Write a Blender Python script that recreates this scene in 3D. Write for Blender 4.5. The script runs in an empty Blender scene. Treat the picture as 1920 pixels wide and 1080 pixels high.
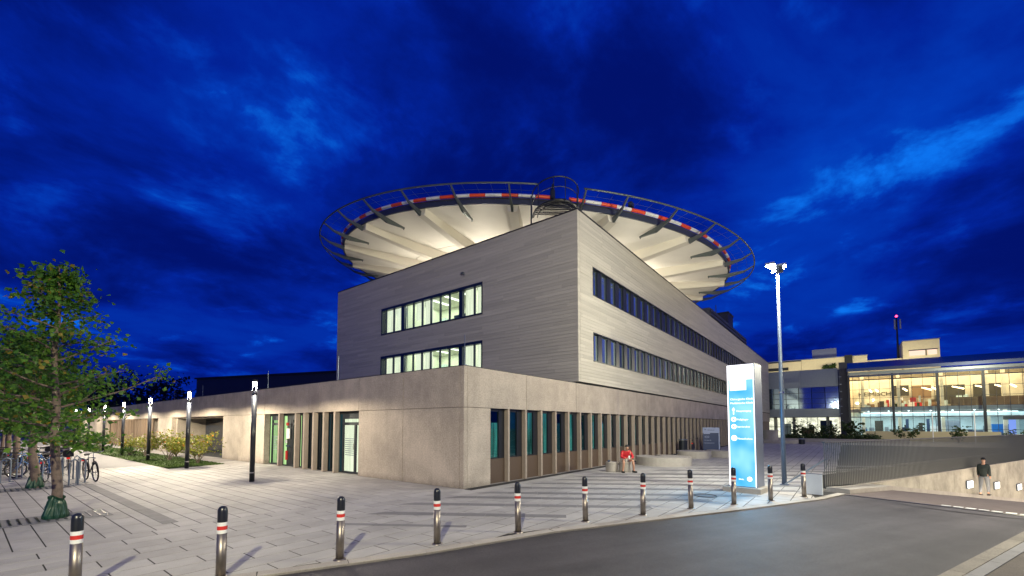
import bpy, bmesh, math, random
from mathutils import Vector, Matrix
random.seed(7)
R = math.radians
C = bpy.context.scene.collection
sc = bpy.context.scene

# ------------------------------------------------------------------ camera, sky, exposure
cam = bpy.data.objects.new('camera', bpy.data.cameras.new('camera'))
C.objects.link(cam)
cam.location = (-9.82, -9.57, 2.0)
cam.rotation_euler = (R(93), 0, R(37.85 - 90))
cam.data.sensor_width = 36
cam.data.lens = 15.075
cam.data.shift_y = 0.1124
cam.data.clip_end = 2000
sc.camera = cam
sc.view_settings.view_transform = 'Standard'
sc.view_settings.look = 'None'
sc.view_settings.exposure = 0.0
sc.view_settings.gamma = 1.0

world = bpy.data.worlds.new('World'); sc.world = world; world.use_nodes = True
wn, wl = world.node_tree.nodes, world.node_tree.links
wn.clear()
def N(t, **k):
    n = wn.new(t)
    for a, b in k.items(): setattr(n, a, b)
    return n
def wmath(op, a, b=None, c=None):
    n = wn.new('ShaderNodeMath'); n.operation = op
    for i, v in enumerate((a, b, c)):
        if v is None: continue
        if isinstance(v, (int, float)): n.inputs[i].default_value = v
        else: wl.new(v, n.inputs[i])
    return n.outputs[0]
wo = N('ShaderNodeOutputWorld'); bg = N('ShaderNodeBackground')
tc = N('ShaderNodeTexCoord'); sep = N('ShaderNodeSeparateXYZ')
wl.new(tc.outputs['Generated'], sep.inputs[0])
sx, sy, sz = sep.outputs
zc = wmath('ADD', wmath('MAXIMUM', sz, 0.0), 0.22)
cmb = N('ShaderNodeCombineXYZ')
wl.new(wmath('DIVIDE', sx, zc), cmb.inputs[0]); wl.new(wmath('DIVIDE', sy, zc), cmb.inputs[1])
def wnoise(scale, det, rough, off, dist=0.0):
    mp = N('ShaderNodeMapping'); mp.inputs['Location'].default_value = off
    wl.new(cmb.outputs[0], mp.inputs[0])
    n = N('ShaderNodeTexNoise'); wl.new(mp.outputs[0], n.inputs['Vector'])
    n.inputs['Scale'].default_value = scale; n.inputs['Detail'].default_value = det
    n.inputs['Roughness'].default_value = rough; n.inputs['Distortion'].default_value = dist
    return n.outputs['Fac']
n1 = wnoise(1.35, 8, 0.6, (3.1, 1.7, 0), 0.3)
n2 = wnoise(3.3, 8, 0.58, (8.4, -2.2, 4.0), 0.25)
n3 = wnoise(3.2, 5, 0.5, (1.4, 5.2, 9.0), 0.2)
r1 = N('ShaderNodeMapRange'); r1.interpolation_type = 'SMOOTHSTEP'
r1.inputs['From Min'].default_value = 0.36; r1.inputs['From Max'].default_value = 0.66; wl.new(n1, r1.inputs[0])
r2 = N('ShaderNodeMapRange'); r2.interpolation_type = 'SMOOTHSTEP'
r2.inputs['From Min'].default_value = 0.50; r2.inputs['From Max'].default_value = 0.72; wl.new(n2, r2.inputs[0])
# thinner cloud where the last daylight comes through: a broad bank toward the east, low to mid height
dirn = Vector((math.cos(R(2)), math.sin(R(2)), 0.52)).normalized()
def dot_with(v):
    n = N('ShaderNodeVectorMath', operation='DOT_PRODUCT'); wl.new(tc.outputs['Generated'], n.inputs[0])
    n.inputs[1].default_value = v; return n.outputs['Value']
band_n = Vector((0.36, -0.40, -0.84)); 
p1 = Vector((math.cos(R(12)), math.sin(R(12)), 0.28)).normalized()
p2 = Vector((math.cos(R(-22)), math.sin(R(-22)), 0.80)).normalized()
band_n = p1.cross(p2).normalized()
dB = wmath('ADD', dot_with(band_n), wmath('MULTIPLY', wmath('SUBTRACT', n3, 0.5), 0.30))
gB = wmath('POWER', 2.718, wmath('MULTIPLY', wmath('MULTIPLY', dB, dB), -70.0))
pm = (p1 + p2).normalized()
dP = wmath('MAXIMUM', dot_with(pm), 0.0)
gB = wmath('MULTIPLY', gB, wmath('POWER', dP, 9.0))
fac = wmath('ADD', wmath('MULTIPLY', r1.outputs[0], 0.34), wmath('MULTIPLY', wmath('MULTIPLY', r2.outputs[0], r1.outputs[0]), 0.70))
fac = wmath('ADD', fac, wmath('MULTIPLY', gB, wmath('ADD', wmath('MULTIPLY', n2, 0.50), -0.03)))
cr = N('ShaderNodeValToRGB'); wl.new(fac, cr.inputs[0])
el = cr.color_ramp.elements
el[0].position = 0.0; el[0].color = (0.0004, 0.006, 0.145, 1)
el[1].position = 1.0; el[1].color = (0.004, 0.17, 0.86, 1)
e = el.new(0.22); e.color = (0.0008, 0.017, 0.31, 1)
e = el.new(0.5); e.color = (0.001, 0.042, 0.46, 1)
# dusk sky underneath, same everywhere, sun already down
sky = N('ShaderNodeTexSky'); sky.sky_type = 'NISHITA'; sky.sun_disc = False
sky.sun_elevation = R(-3.0); sky.sun_rotation = R(60)
mixw = N('ShaderNodeMix', data_type='RGBA', blend_type='ADD'); mixw.inputs[0].default_value = 0.06
wl.new(cr.outputs[0], mixw.inputs[6]); wl.new(sky.outputs[0], mixw.inputs[7])
wl.new(cr.outputs[0], bg.inputs[0]); bg.inputs[1].default_value = 1.0
wl.new(bg.outputs[0], wo.inputs[0])

# ------------------------------------------------------------------ materials
def newmat(name):
    m = bpy.data.materials.new(name); m.use_nodes = True
    return m, m.node_tree.nodes, m.node_tree.links, m.node_tree.nodes['Principled BSDF']
def mat(name, col, rough=0.6, metal=0.0, var=0.0, vscale=3.0, fine=0.0, fscale=60.0, bump=0.0, bscale=80.0,
        rand=0.0, island=0.0, emit=None, estr=0.0, spec=None, stain=0.0, streak=None, srot=0.0, drip=0.0, foot=0.0, long=0.0):
    m, n, l, b = newmat(name)
    b.inputs['Base Color'].default_value = (*col, 1); b.inputs['Roughness'].default_value = rough
    b.inputs['Metallic'].default_value = metal
    if spec is not None: b.inputs['Specular IOR Level'].default_value = spec
    if emit: b.inputs['Emission Color'].default_value = (*emit, 1); b.inputs['Emission Strength'].default_value = estr
    if var or fine or rand or island or bump or stain:
        geo = n.new('ShaderNodeNewGeometry')
        if streak:
            mp = n.new('ShaderNodeMapping'); mp.inputs['Scale'].default_value = streak; mp.inputs['Rotation'].default_value = (0, 0, srot); l.new(geo.outputs['Position'], mp.inputs[0]); P = mp.outputs[0]
        else: P = geo.outputs['Position']
        val = None
        def mul(sock, lo, hi, lo_in=0.3, hi_in=0.7):
            nonlocal val
            mr = n.new('ShaderNodeMapRange'); l.new(sock, mr.inputs[0])
            mr.inputs['From Min'].default_value = lo_in; mr.inputs['From Max'].default_value = hi_in
            mr.inputs['To Min'].default_value = lo; mr.inputs['To Max'].default_value = hi
            if val is None: val = mr.outputs[0]
            else:
                k = n.new('ShaderNodeMath'); k.operation = 'MULTIPLY'; l.new(val, k.inputs[0]); l.new(mr.outputs[0], k.inputs[1]); val = k.outputs[0]
        def noise(s, d=4, r=0.55, pos=None):
            t = n.new('ShaderNodeTexNoise'); t.inputs['Scale'].default_value = s; t.inputs['Detail'].default_value = d
            t.inputs['Roughness'].default_value = r; l.new(pos or P, t.inputs['Vector']); return t.outputs['Fac']
        if var: mul(noise(vscale, 6, 0.6), 1 - var, 1 + var)
        if stain: mul(noise(0.7, 7, 0.65), 1 - stain, 1 + stain * 0.4, 0.35, 0.6)
        if drip:
            m2 = n.new('ShaderNodeMapping'); m2.inputs['Scale'].default_value = (3.5, 3.5, .22); l.new(geo.outputs['Position'], m2.inputs[0]); mul(noise(1.6, 6, .65, m2.outputs[0]), 1 - drip, 1 + drip * .4, .35, .62)
        if long:
            m2 = n.new('ShaderNodeMapping'); m2.vector_type = 'TEXTURE'; m2.inputs['Rotation'].default_value = (0, 0, srot); m2.inputs['Scale'].default_value = (9, .8, 1); l.new(geo.outputs['Position'], m2.inputs[0]); mul(noise(1.0, 4, .5, m2.outputs[0]), 1 - long, 1 + long * .5, .38, .62)
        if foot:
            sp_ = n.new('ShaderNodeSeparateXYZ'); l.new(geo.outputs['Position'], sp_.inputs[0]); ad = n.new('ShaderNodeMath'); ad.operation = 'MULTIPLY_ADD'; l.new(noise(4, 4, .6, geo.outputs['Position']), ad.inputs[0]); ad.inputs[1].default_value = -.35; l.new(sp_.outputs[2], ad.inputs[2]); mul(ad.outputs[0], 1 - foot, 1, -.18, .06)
        if fine: mul(noise(fscale, 3, 0.7, geo.outputs['Position']), 1 - fine, 1 + fine)
        if rand:
            oi = n.new('ShaderNodeObjectInfo'); mul(oi.outputs['Random'], 1 - rand, 1 + rand, 0, 1)
        if island: mul(geo.outputs['Random Per Island'], 1 - island, 1 + island, 0, 1)
        if val is not None:
            hs = n.new('ShaderNodeHueSaturation'); hs.inputs['Color'].default_value = (*col, 1); l.new(val, hs.inputs['Value']); l.new(hs.outputs[0], b.inputs['Base Color'])
        if bump:
            bp = n.new('ShaderNodeBump'); bp.inputs['Strength'].default_value = bump; bp.inputs['Distance'].default_value = 0.01
            l.new(noise(bscale, 4, 0.6, geo.outputs['Position']), bp.inputs['Height']); l.new(bp.outputs[0], b.inputs['Normal'])
    return m
def glass(name, tint=(0.6, 0.8, 0.85), gl=0.25, rough=0.02):
    m, n, l, b = newmat(name); n.remove(b); o = n['Material Output']
    t = n.new('ShaderNodeBsdfTransparent'); t.inputs[0].default_value = (*tint, 1)
    g = n.new('ShaderNodeBsdfGlossy'); g.inputs['Roughness'].default_value = rough
    lw = n.new('ShaderNodeLayerWeight'); lw.inputs[0].default_value = 0.5
    pw_ = n.new('ShaderNodeMath'); pw_.operation = 'POWER'; l.new(lw.outputs['Facing'], pw_.inputs[0]); pw_.inputs[1].default_value = 3.0
    ma = n.new('ShaderNodeMath'); ma.operation = 'MULTIPLY_ADD'; l.new(pw_.outputs[0], ma.inputs[0]); ma.inputs[1].default_value = .5; ma.inputs[2].default_value = gl * .12
    mx = n.new('ShaderNodeMixShader'); l.new(ma.outputs[0], mx.inputs[0]); l.new(t.outputs[0], mx.inputs[1]); l.new(g.outputs[0], mx.inputs[2]); l.new(mx.outputs[0], o.inputs[0])
    return m
def emis(name, col, s, var=0.0, scale=(1, 1, 1), nscale=2.0):
    m, n, l, b = newmat(name); n.remove(b); o = n['Material Output']
    e_ = n.new('ShaderNodeEmission'); e_.inputs[0].default_value = (*col, 1); e_.inputs[1].default_value = s
    if var:
        geo = n.new('ShaderNodeNewGeometry'); mp = n.new('ShaderNodeMapping'); mp.inputs['Scale'].default_value = scale
        l.new(geo.outputs['Position'], mp.inputs[0]); t = n.new('ShaderNodeTexNoise'); t.inputs['Scale'].default_value = nscale; t.inputs['Detail'].default_value = 4
        l.new(mp.outputs[0], t.inputs['Vector']); mr = n.new('ShaderNodeMapRange'); mr.inputs['From Min'].default_value = .35; mr.inputs['From Max'].default_value = .65
        mr.inputs['To Min'].default_value = s * (1 - var); mr.inputs['To Max'].default_value = s * (1 + var); l.new(t.outputs['Fac'], mr.inputs[0]); l.new(mr.outputs[0], e_.inputs[1])
    l.new(e_.outputs[0], o.inputs[0]); return m
def leafmat(name, col, col2, trans=0.35):
    m, n, l, b = newmat(name); o = n['Material Output']
    geo = n.new('ShaderNodeNewGeometry'); cr_ = n.new('ShaderNodeValToRGB'); l.new(geo.outputs['Random Per Island'], cr_.inputs[0])
    cr_.color_ramp.elements[0].color = (*col, 1); cr_.color_ramp.elements[1].color = (*col2, 1); cr_.color_ramp.elements[1].position = 0.93
    e_ = cr_.color_ramp.elements.new(0.96); e_.color = (col2[0] * 2.2, col2[1] * 0.8, col2[2], 1)
    l.new(cr_.outputs[0], b.inputs['Base Color']); b.inputs['Roughness'].default_value = 0.5
    tr = n.new('ShaderNodeBsdfTranslucent'); l.new(cr_.outputs[0], tr.inputs[0]); mx = n.new('ShaderNodeMixShader'); mx.inputs[0].default_value = trans
    l.new(b.outputs[0], mx.inputs[1]); l.new(tr.outputs[0], mx.inputs[2]); l.new(mx.outputs[0], o.inputs[0]); return m

M = dict(
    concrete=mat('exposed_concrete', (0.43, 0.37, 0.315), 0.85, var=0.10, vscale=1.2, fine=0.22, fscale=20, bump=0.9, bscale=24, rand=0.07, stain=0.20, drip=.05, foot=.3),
    fin=mat('fin_concrete', (0.36, 0.30, 0.25), 0.8, var=0.08, vscale=4, fine=0.12, fscale=60, bump=0.3, rand=0.06),
    cladding=mat('cladding_board', (0.48, 0.45, 0.385), 0.55, var=0.10, vscale=1.0, island=0.09, fine=0.05, fscale=30, streak=(0.25, 0.25, 6)),
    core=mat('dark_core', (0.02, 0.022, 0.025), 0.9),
    darkmetal=mat('anthracite_metal', (0.025, 0.03, 0.04), 0.4, metal=0.3, spec=0.5),
    blueframe=mat('dark_blue_frame', (0.012, 0.022, 0.055), 0.35, metal=0.2),
    coping=mat('coping_metal', (0.02, 0.02, 0.025), 0.5),
    roof=mat('roof_gravel', (0.12, 0.12, 0.12), 0.95, fine=0.3, fscale=30),
    paving=mat('concrete_paver', (0.375, 0.36, 0.35), 0.72, var=0.08, vscale=2.0, fine=0.12, fscale=70, rand=0.09, island=0.09, bump=0.2, bscale=90, stain=0.14),
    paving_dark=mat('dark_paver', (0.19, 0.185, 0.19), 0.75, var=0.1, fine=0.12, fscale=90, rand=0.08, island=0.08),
    joint=mat('paving_joint', (0.025, 0.024, 0.024), 0.95),
    plaza=mat('plaza_ground', (0.30, 0.28, 0.27), 0.8, var=0.15, vscale=0.8, fine=0.15, fscale=20),
    asphalt=mat('asphalt', (0.062, 0.056, 0.062), 0.66, var=0.2, vscale=0.45, fine=0.45, fscale=70, bump=0.8, bscale=110, stain=0.22, srot=R(-26), long=.28),
    ramp=mat('reddish_asphalt', (0.12, 0.095, 0.09), 0.8, var=0.12, fine=0.25, fscale=70, bump=0.4, bscale=120),
    pathm=mat('asphalt_path', (0.22, 0.21, 0.22), 0.8, var=0.08, fine=0.12, fscale=70),
    kerb=mat('kerb_stone', (0.36, 0.33, 0.30), 0.8, var=0.12, fine=0.2, fscale=60, rand=0.1),
    wallc=mat('ramp_wall_concrete', (0.36, 0.335, 0.28), 0.85, var=0.16, vscale=1.4, fine=0.16, fscale=40, bump=0.4, bscale=30, rand=0.08, stain=0.28),
    grass=mat('lawn', (0.045, 0.085, 0.012), 0.9, var=0.3, vscale=2.0, fine=0.4, fscale=50, bump=0.8, bscale=50),
    steel=mat('brushed_steel', (0.30, 0.265, 0.235), 0.42, metal=0.9, var=.15, vscale=8),
    galv=mat('galvanised_steel', (0.22, 0.26, 0.33), 0.35, metal=0.8),
    black=mat('black_coating', (0.012, 0.014, 0.02), 0.3, spec=0.6),
    white=mat('white_band', (0.75, 0.75, 0.75), 0.45),
    red=mat('red_band', (0.55, 0.03, 0.025), 0.45),
    orange=mat('red_orange_band', (0.75, 0.07, 0.02), 0.45),
    soffit=mat('soffit_panel', (0.76, 0.73, 0.67), 0.6, rand=0.04, var=0.04, vscale=.6),
    rib=mat('soffit_rib', (0.66, 0.62, 0.55), 0.55),
    bracket=mat('net_bracket', (0.11, 0.13, 0.135), 0.45, metal=0.5),
    fascia=mat('fascia_blue_grey', (0.05, 0.06, 0.09), 0.5, metal=0.4),
    sill=mat('bronze_sill_panel', (0.13, 0.09, 0.065), 0.45, metal=0.3, rand=0.06),
    glass_t=glass('teal_glass', (0.55, 0.8, 0.78), 0.3),
    glass_c=glass('clear_glass', (0.88, 0.92, 0.92), 0.15),
    glass_d=mat('reflecting_glass', (0.01, 0.02, 0.04), 0.04, metal=0.0, spec=1.0),
    glass_b=mat('blue_reflecting_glass', (0.38, 0.50, 0.58), 0.06, metal=0.9, rand=0.45),
    lit_w=emis('lit_room', (0.93, 1.0, 0.66), 0.95, 0.22, (1, 3, 0.4), 1.6),
    lit_w2=emis('lit_room_blind', (0.97, 1.0, 0.72), 1.25, 0.18, (1, 10, 0.3), 2.0),
    lit_g=emis('lit_corridor', (0.62, 1.0, 0.42), 0.8, 0.25, (1, 3, 0.5), 1.5),
    lit_d=emis('dim_room', (0.14, 0.36, 0.33), 0.60, 0.9, (7, 7, 0.35), 1.3),
    lit_s=emis('lit_slit', (0.9, 1.0, 0.8), 1.0, 0.2),
    lit_t=emis('dusk_lit_room', (0.05, 0.16, 0.20), 0.25, 0.5, (2, 1, 0.5), 1.5),
    lamp=emis('lamp_glow', (1.0, 0.95, 0.88), 45.0), lampc=emis('flood_glow', (1.0, 0.96, 0.95), 120.0),
    redglow=emis('red_beacon', (1.0, 0.03, 0.08), 12.0), blueglow=emis('blue_lamp', (0.1, 0.25, 1.0), 4.0),
    walllamp=emis('wall_lamp_glow', (1.0, 0.93, 0.80), 5.0),
    hallwarm=emis('warm_tube', (1.0, 0.72, 0.38), 7.0), hallcool=emis('cool_tube', (0.88, 0.98, 1.0), 4.0),
    cream=mat('cream_plaster', (0.62, 0.55, 0.36), 0.8, var=0.06), creamlow=mat('cream_low_wall', (0.5, 0.44, 0.28), 0.8),
    greypanel=mat('blue_grey_panel', (0.24, 0.28, 0.33), 0.35, metal=0.3, var=0.05),
    hallwall=mat('hall_back_wall', (0.75, 0.68, 0.54), 0.8, var=0.15, vscale=0.7), hallwood=mat('balustrade_wood', (0.22, 0.13, 0.06), 0.5),
    halldark=mat('hall_dark_wall', (0.05, 0.045, 0.03), 0.7), hallfloor=mat('hall_floor', (0.25, 0.24, 0.2), 0.4), hallcoolw=mat('cool_wall', (0.55, 0.68, 0.70), 0.6, var=0.2, vscale=0.8),
    bark=mat('bark', (0.16, 0.12, 0.10), 0.9, var=0.25, vscale=12, bump=0.6, bscale=40), bag=mat('green_tarp', (0.008, 0.05, 0.028), 0.35, var=0.2, bump=0.5, bscale=12),
    leaf=leafmat('tree_leaf', (0.035, 0.12, 0.018), (0.12, 0.25, 0.025), .45), leaf2=leafmat('shrub_leaf', (0.11, 0.15, 0.02), (0.25, 0.24, 0.03)),
    leafdark=leafmat('dark_leaf', (0.008, 0.018, 0.008), (0.02, 0.04, 0.012), 0.2), hedge=leafmat('hedge_leaf', (0.02, 0.05, 0.015), (0.05, 0.09, 0.02)),
    skin=mat('skin', (0.50, 0.27, 0.18), 0.5), hair=mat('black_hair', (0.01, 0.008, 0.008), 0.5), shirt=mat('red_shirt', (0.55, 0.02, 0.03), 0.7),
    shorts=mat('pale_shorts', (0.55, 0.52, 0.48), 0.8), jeans=mat('pale_trousers', (0.17, 0.18, 0.20), 0.8), jacket=mat('dark_jacket', (0.02, 0.03, 0.03), 0.8), shoe=mat('dark_shoe', (0.012, 0.012, 0.014), 0.5),
    signblue=emis('sign_blue', (0.05, 0.52, 0.98), 0.95), signwhite=emis('sign_white', (1.0, 0.99, 1.0), 2.2), alu=mat('sign_aluminium', (0.20, 0.23, 0.32), 0.35, metal=0.5),
    navy=mat('navy_board', (0.008, 0.03, 0.12), 0.4), paleb=mat('pale_board', (0.35, 0.42, 0.62), 0.5), tyre=mat('tyre', (0.012, 0.012, 0.013), 0.8), chrome=mat('chrome', (0.5, 0.5, 0.5), 0.25, metal=1.0),
    bikeblack=mat('black_frame_paint', (0.012, 0.012, 0.014), 0.3), bikeblue=mat('blue_frame_paint', (0.01, 0.12, 0.4), 0.3), bikered=mat('red_frame_paint', (0.3, 0.015, 0.01), 0.3), bikesilver=mat('silver_frame_paint', (0.4, 0.4, 0.42), 0.3, metal=0.6),
    reflector=mat('red_reflector', (0.8, 0.02, 0.01), 0.3, emit=(1, .02, .01), estr=0.3), slat=mat('dark_wood', (0.24, 0.17, 0.12), 0.7, rand=0.25), fence=mat('fence_slat_metal', (0.075, 0.08, 0.085), 0.45, metal=0.3),
    roomwall=mat('room_wall', (0.8, 0.82, 0.72), 0.8, var=.05), blind=emis('backlit_blind', (0.97, 1.0, 0.74), 1.1, 0.15, (1, 14, 0.3), 2.0), lit_s2=emis('room_tube', (0.95, 1.0, 0.8), 3.0),
    darkstreak=mat('dark_streak', (0.030, 0.028, 0.030), 0.6, var=.2, fine=.35, fscale=70),
    mastpole=mat('mast_paint', (0.10, 0.13, 0.19), 0.4, metal=0.3), verge=mat('brown_verge_asphalt', (0.10, 0.085, 0.075), 0.9, var=.15, fine=.3, fscale=60), kerbdark=mat('worn_kerb', (0.20, 0.18, 0.155), 0.85, var=.15, fine=.25, fscale=50, rand=.1),
    paleplate=mat('pale_plate', (0.55, 0.62, 0.72), 0.5), upstand=mat('shaded_upstand', (0.03, 0.032, 0.035), 0.7), stone=mat('stone_seat', (0.40, 0.37, 0.33), 0.75, var=0.1, fine=0.12), darkbldg=mat('dark_facade', (0.035, 0.04, 0.055), 0.5, var=0.1), hallroof=mat('blue_roof_sheet', (0.04, 0.06, 0.14), 0.4, metal=0.4),
    brownb=mat('planter_box', (0.05, 0.05, 0.05), 0.6), paper=mat('paper', (0.8, 0.8, 0.8), 0.6), cloth=mat('blue_cloth', (0.03, 0.05, 0.10), 0.8),
)
# translucent lit sign face: brighter where the tubes stand behind it
def signmat():
    m, n, l, b = newmat('backlit_sign_face'); n.remove(b); o = n['Material Output']
    tc_ = n.new('ShaderNodeTexCoord'); sp = n.new('ShaderNodeSeparateXYZ'); l.new(tc_.outputs['Object'], sp.inputs[0])
    t = n.new('ShaderNodeTexNoise'); t.inputs['Scale'].default_value = 0.9; mp = n.new('ShaderNodeMapping'); mp.inputs['Scale'].default_value = (1, 1.2, 1); l.new(tc_.outputs['Object'], mp.inputs[0]); l.new(mp.outputs[0], t.inputs[0])
    cr_ = n.new('ShaderNodeValToRGB'); l.new(t.outputs['Fac'], cr_.inputs[0]); cr_.color_ramp.elements[0].position = .35; cr_.color_ramp.elements[1].position = .68
    cr_.color_ramp.elements[0].color = (0.06, 0.48, 1.0, 1); cr_.color_ramp.elements[1].color = (0.42, 0.92, 1.0, 1)
    e_ = n.new('ShaderNodeEmission'); l.new(cr_.outputs[0], e_.inputs[0]); e_.inputs[1].default_value = 1.15; l.new(e_.outputs[0], o.inputs[0]); return m
M['signface'] = signmat()

# ------------------------------------------------------------------ helpers
def wloc(o):
    v = Vector(o.location)
    while o.parent: o = o.parent; v += o.location
    return v
class MB:
    def __init__(s): s.v = []; s.f = []
    def add(s, vs, fs):
        k = len(s.v); s.v += [tuple(p) for p in vs]; s.f += [tuple(i + k for i in f) for f in fs]; return s
    def box(s, x0, x1, y0, y1, z0, z1):
        return s.add([(x0,y0,z0),(x1,y0,z0),(x1,y1,z0),(x0,y1,z0),(x0,y0,z1),(x1,y0,z1),(x1,y1,z1),(x0,y1,z1)],
                     [(0,3,2,1),(4,5,6,7),(0,1,5,4),(1,2,6,5),(2,3,7,6),(3,0,4,7)])
    def bar(s, a, b, w, h, up=(0, 0, 1), w2=None, h2=None):   # box section from a to b
        a, b = Vector(a), Vector(b); d = (b - a).normalized(); u = Vector(up); r = d.cross(u)
        if r.length < 1e-4: r = d.cross(Vector((1, 0, 0)))
        r.normalize(); u = r.cross(d).normalized(); w2 = w2 or w; h2 = h2 or h
        vs = [p + r * (sx_ * ww / 2) + u * (sz_ * hh / 2) for p, ww, hh in ((a, w, h), (b, w2, h2)) for sx_, sz_ in ((-1,-1),(1,-1),(1,1),(-1,1))]
        return s.add(vs, [(0,1,2,3),(7,6,5,4),(0,4,5,1),(1,5,6,2),(2,6,7,3),(3,7,4,0)])
    def tube(s, pts, rad, n=8, caps=True):
        pts = [Vector(p) for p in pts]; rads = rad if isinstance(rad, (list, tuple)) else [rad] * len(pts); k0 = len(s.v)
        for i, p in enumerate(pts):
            d = (pts[min(i + 1, len(pts) - 1)] - pts[max(i - 1, 0)]).normalized()
            a = d.cross(Vector((0, 0, 1))) if abs(d.z) < .95 else d.cross(Vector((1, 0, 0))); a.normalize(); b_ = d.cross(a)
            s.v += [tuple(p + (a * math.cos(t) + b_ * math.sin(t)) * rads[i]) for t in (2 * math.pi * j / n for j in range(n))]
        for i in range(len(pts) - 1):
            for j in range(n):
                q = (j + 1) % n; s.f.append((k0+i*n+j, k0+i*n+q, k0+(i+1)*n+q, k0+(i+1)*n+j))
        if caps: s.f += [tuple(k0 + j for j in range(n))[::-1], tuple(k0 + (len(pts)-1)*n + j for j in range(n))]
        return s
    def lathe(s, prof, n=20, c=(0, 0, 0), a0=0, a1=360):
        full = abs(a1 - a0) >= 360; m = n if full else n + 1; k0 = len(s.v)
        for r, z in prof:
            for j in range(m):
                t = R(a0 + (a1 - a0) * j / n); s.v.append((c[0] + r * math.cos(t), c[1] + r * math.sin(t), c[2] + z))
        for i in range(len(prof) - 1):
            for j in range(n):
                q = (j + 1) % m; s.f.append((k0+i*m+j, k0+i*m+q, k0+(i+1)*m+q, k0+(i+1)*m+j))
        return s
    def prism(s, poly, z0, z1):
        n = len(poly); return s.add([(x, y, z0) for x, y in poly] + [(x, y, z1) for x, y in poly],
            [tuple(range(n))[::-1], tuple(range(n, 2 * n))] + [(i, (i+1) % n, n + (i+1) % n, n + i) for i in range(n)])
    def torus(s, c, Rr, r, axis='y', n=24, m=6):
        k0 = len(s.v)
        for i in range(n):
            t = 2 * math.pi * i / n
            for j in range(m):
                p = 2 * math.pi * j / m; q = Rr + r * math.cos(p); h = r * math.sin(p)
                v = (q * math.cos(t), h, q * math.sin(t)) if axis == 'y' else (q * math.cos(t), q * math.sin(t), h)
                s.v.append((c[0] + v[0], c[1] + v[1], c[2] + v[2]))
        for i in range(n):
            for j in range(m):
                a, b_ = (i + 1) % n, (j + 1) % m; s.f.append((k0+i*m+j, k0+a*m+j, k0+a*m+b_, k0+i*m+b_))
        return s
    def build(s, name, m, parent=None, world=False, smooth=False):
        off = wloc(parent) if (parent and world) else Vector((0, 0, 0))
        me = bpy.data.meshes.new(name); me.from_pydata([(p[0]-off.x, p[1]-off.y, p[2]-off.z) for p in s.v], [], s.f); me.update()
        me.materials.append(M[m] if isinstance(m, str) else m)
        if smooth:
            for p in me.polygons: p.use_smooth = len(p.vertices) <= 4
        o = bpy.data.objects.new(name, me); C.objects.link(o); o.parent = parent; return o
def tag(o, label=None, cat=None, group=None, kind=None):
    if label: o['label'] = label
    if cat: o['category'] = cat
    if group: o['group'] = group
    if kind: o['kind'] = kind
    return o
def empty(name, loc, label, cat, group=None, rz=0.0):
    o = bpy.data.objects.new(name, None); C.objects.link(o); o.location = loc; o.rotation_euler = (0, 0, rz); o.empty_display_size = .2
    return tag(o, label, cat, group)
def kids(o): return [c for c in bpy.data.objects if c.parent == o]
def copytree(o, parent=None, ch=None):
    if ch is None:
        ch = {}
        for c in bpy.data.objects:
            if c.parent: ch.setdefault(c.parent.name, []).append(c)
    c = o.copy(); C.objects.link(c); c.parent = parent
    for k in ch.get(o.name, []): copytree(k, c, ch)
    return c
def piece(src, loc, parent, name=None):     # another piece sharing mesh data
    o = bpy.data.objects.new(name or src.name.split('.')[0], src.data); C.objects.link(o); o.parent = parent; o.location = loc; return o
def text(body, size, origin, xdir, m, parent, name='lettering', depth=0.0, align='LEFT'):
    cu = bpy.data.curves.new('t', 'FONT'); cu.body = body; cu.size = size; cu.extrude = depth; cu.align_x = align; cu.resolution_u = 2
    to = bpy.data.objects.new('t', cu); C.objects.link(to); dg = bpy.context.evaluated_depsgraph_get(); me = bpy.data.meshes.new_from_object(to.evaluated_get(dg))
    bpy.data.objects.remove(to); x = Vector(xdir).normalized(); z = Vector((0, 0, 1)); nrm = x.cross(z)
    mt = Matrix((x, z, nrm)).transposed().to_4x4(); me.transform(mt); me.materials.clear(); me.materials.append(M[m])
    o = bpy.data.objects.new(name, me); C.objects.link(o); o.parent = parent; off = wloc(parent) if parent else Vector((0,0,0)); o.location = Vector(origin) - off
    return o
def spot(loc, power, col, size_deg, blend, direction=(0, 0, -1), rad=0.06, name='lamp_light', parent=None):
    l = bpy.data.lights.new(name, 'SPOT'); l.energy = power; l.color = col; l.spot_size = R(size_deg); l.spot_blend = blend; l.shadow_soft_size = rad
    o = bpy.data.objects.new(name, l); C.objects.link(o); o.rotation_euler = Vector(direction).to_track_quat('-Z', 'Y').to_euler(); o.parent = parent
    o.location = Vector(loc) - (wloc(parent) if parent else Vector((0,0,0))); return o
def point(loc, power, col, rad=0.1, parent=None, name='lamp_light'):
    l = bpy.data.lights.new(name, 'POINT'); l.energy = power; l.color = col; l.shadow_soft_size = rad
    o = bpy.data.objects.new(name, l); C.objects.link(o); o.parent = parent; o.location = Vector(loc) - (wloc(parent) if parent else Vector((0,0,0))); return o
def area(loc, power, col, sx_, sy_, direction, parent=None, name='lamp_light'):
    l = bpy.data.lights.new(name, 'AREA'); l.energy = power; l.color = col; l.shape = 'RECTANGLE'; l.size = sx_; l.size_y = sy_
    o = bpy.data.objects.new(name, l); C.objects.link(o); o.parent = parent; o.rotation_euler = Vector(direction).to_track_quat('-Z', 'Y').to_euler()
    o.location = Vector(loc) - (wloc(parent) if parent else Vector((0,0,0))); return o

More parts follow.
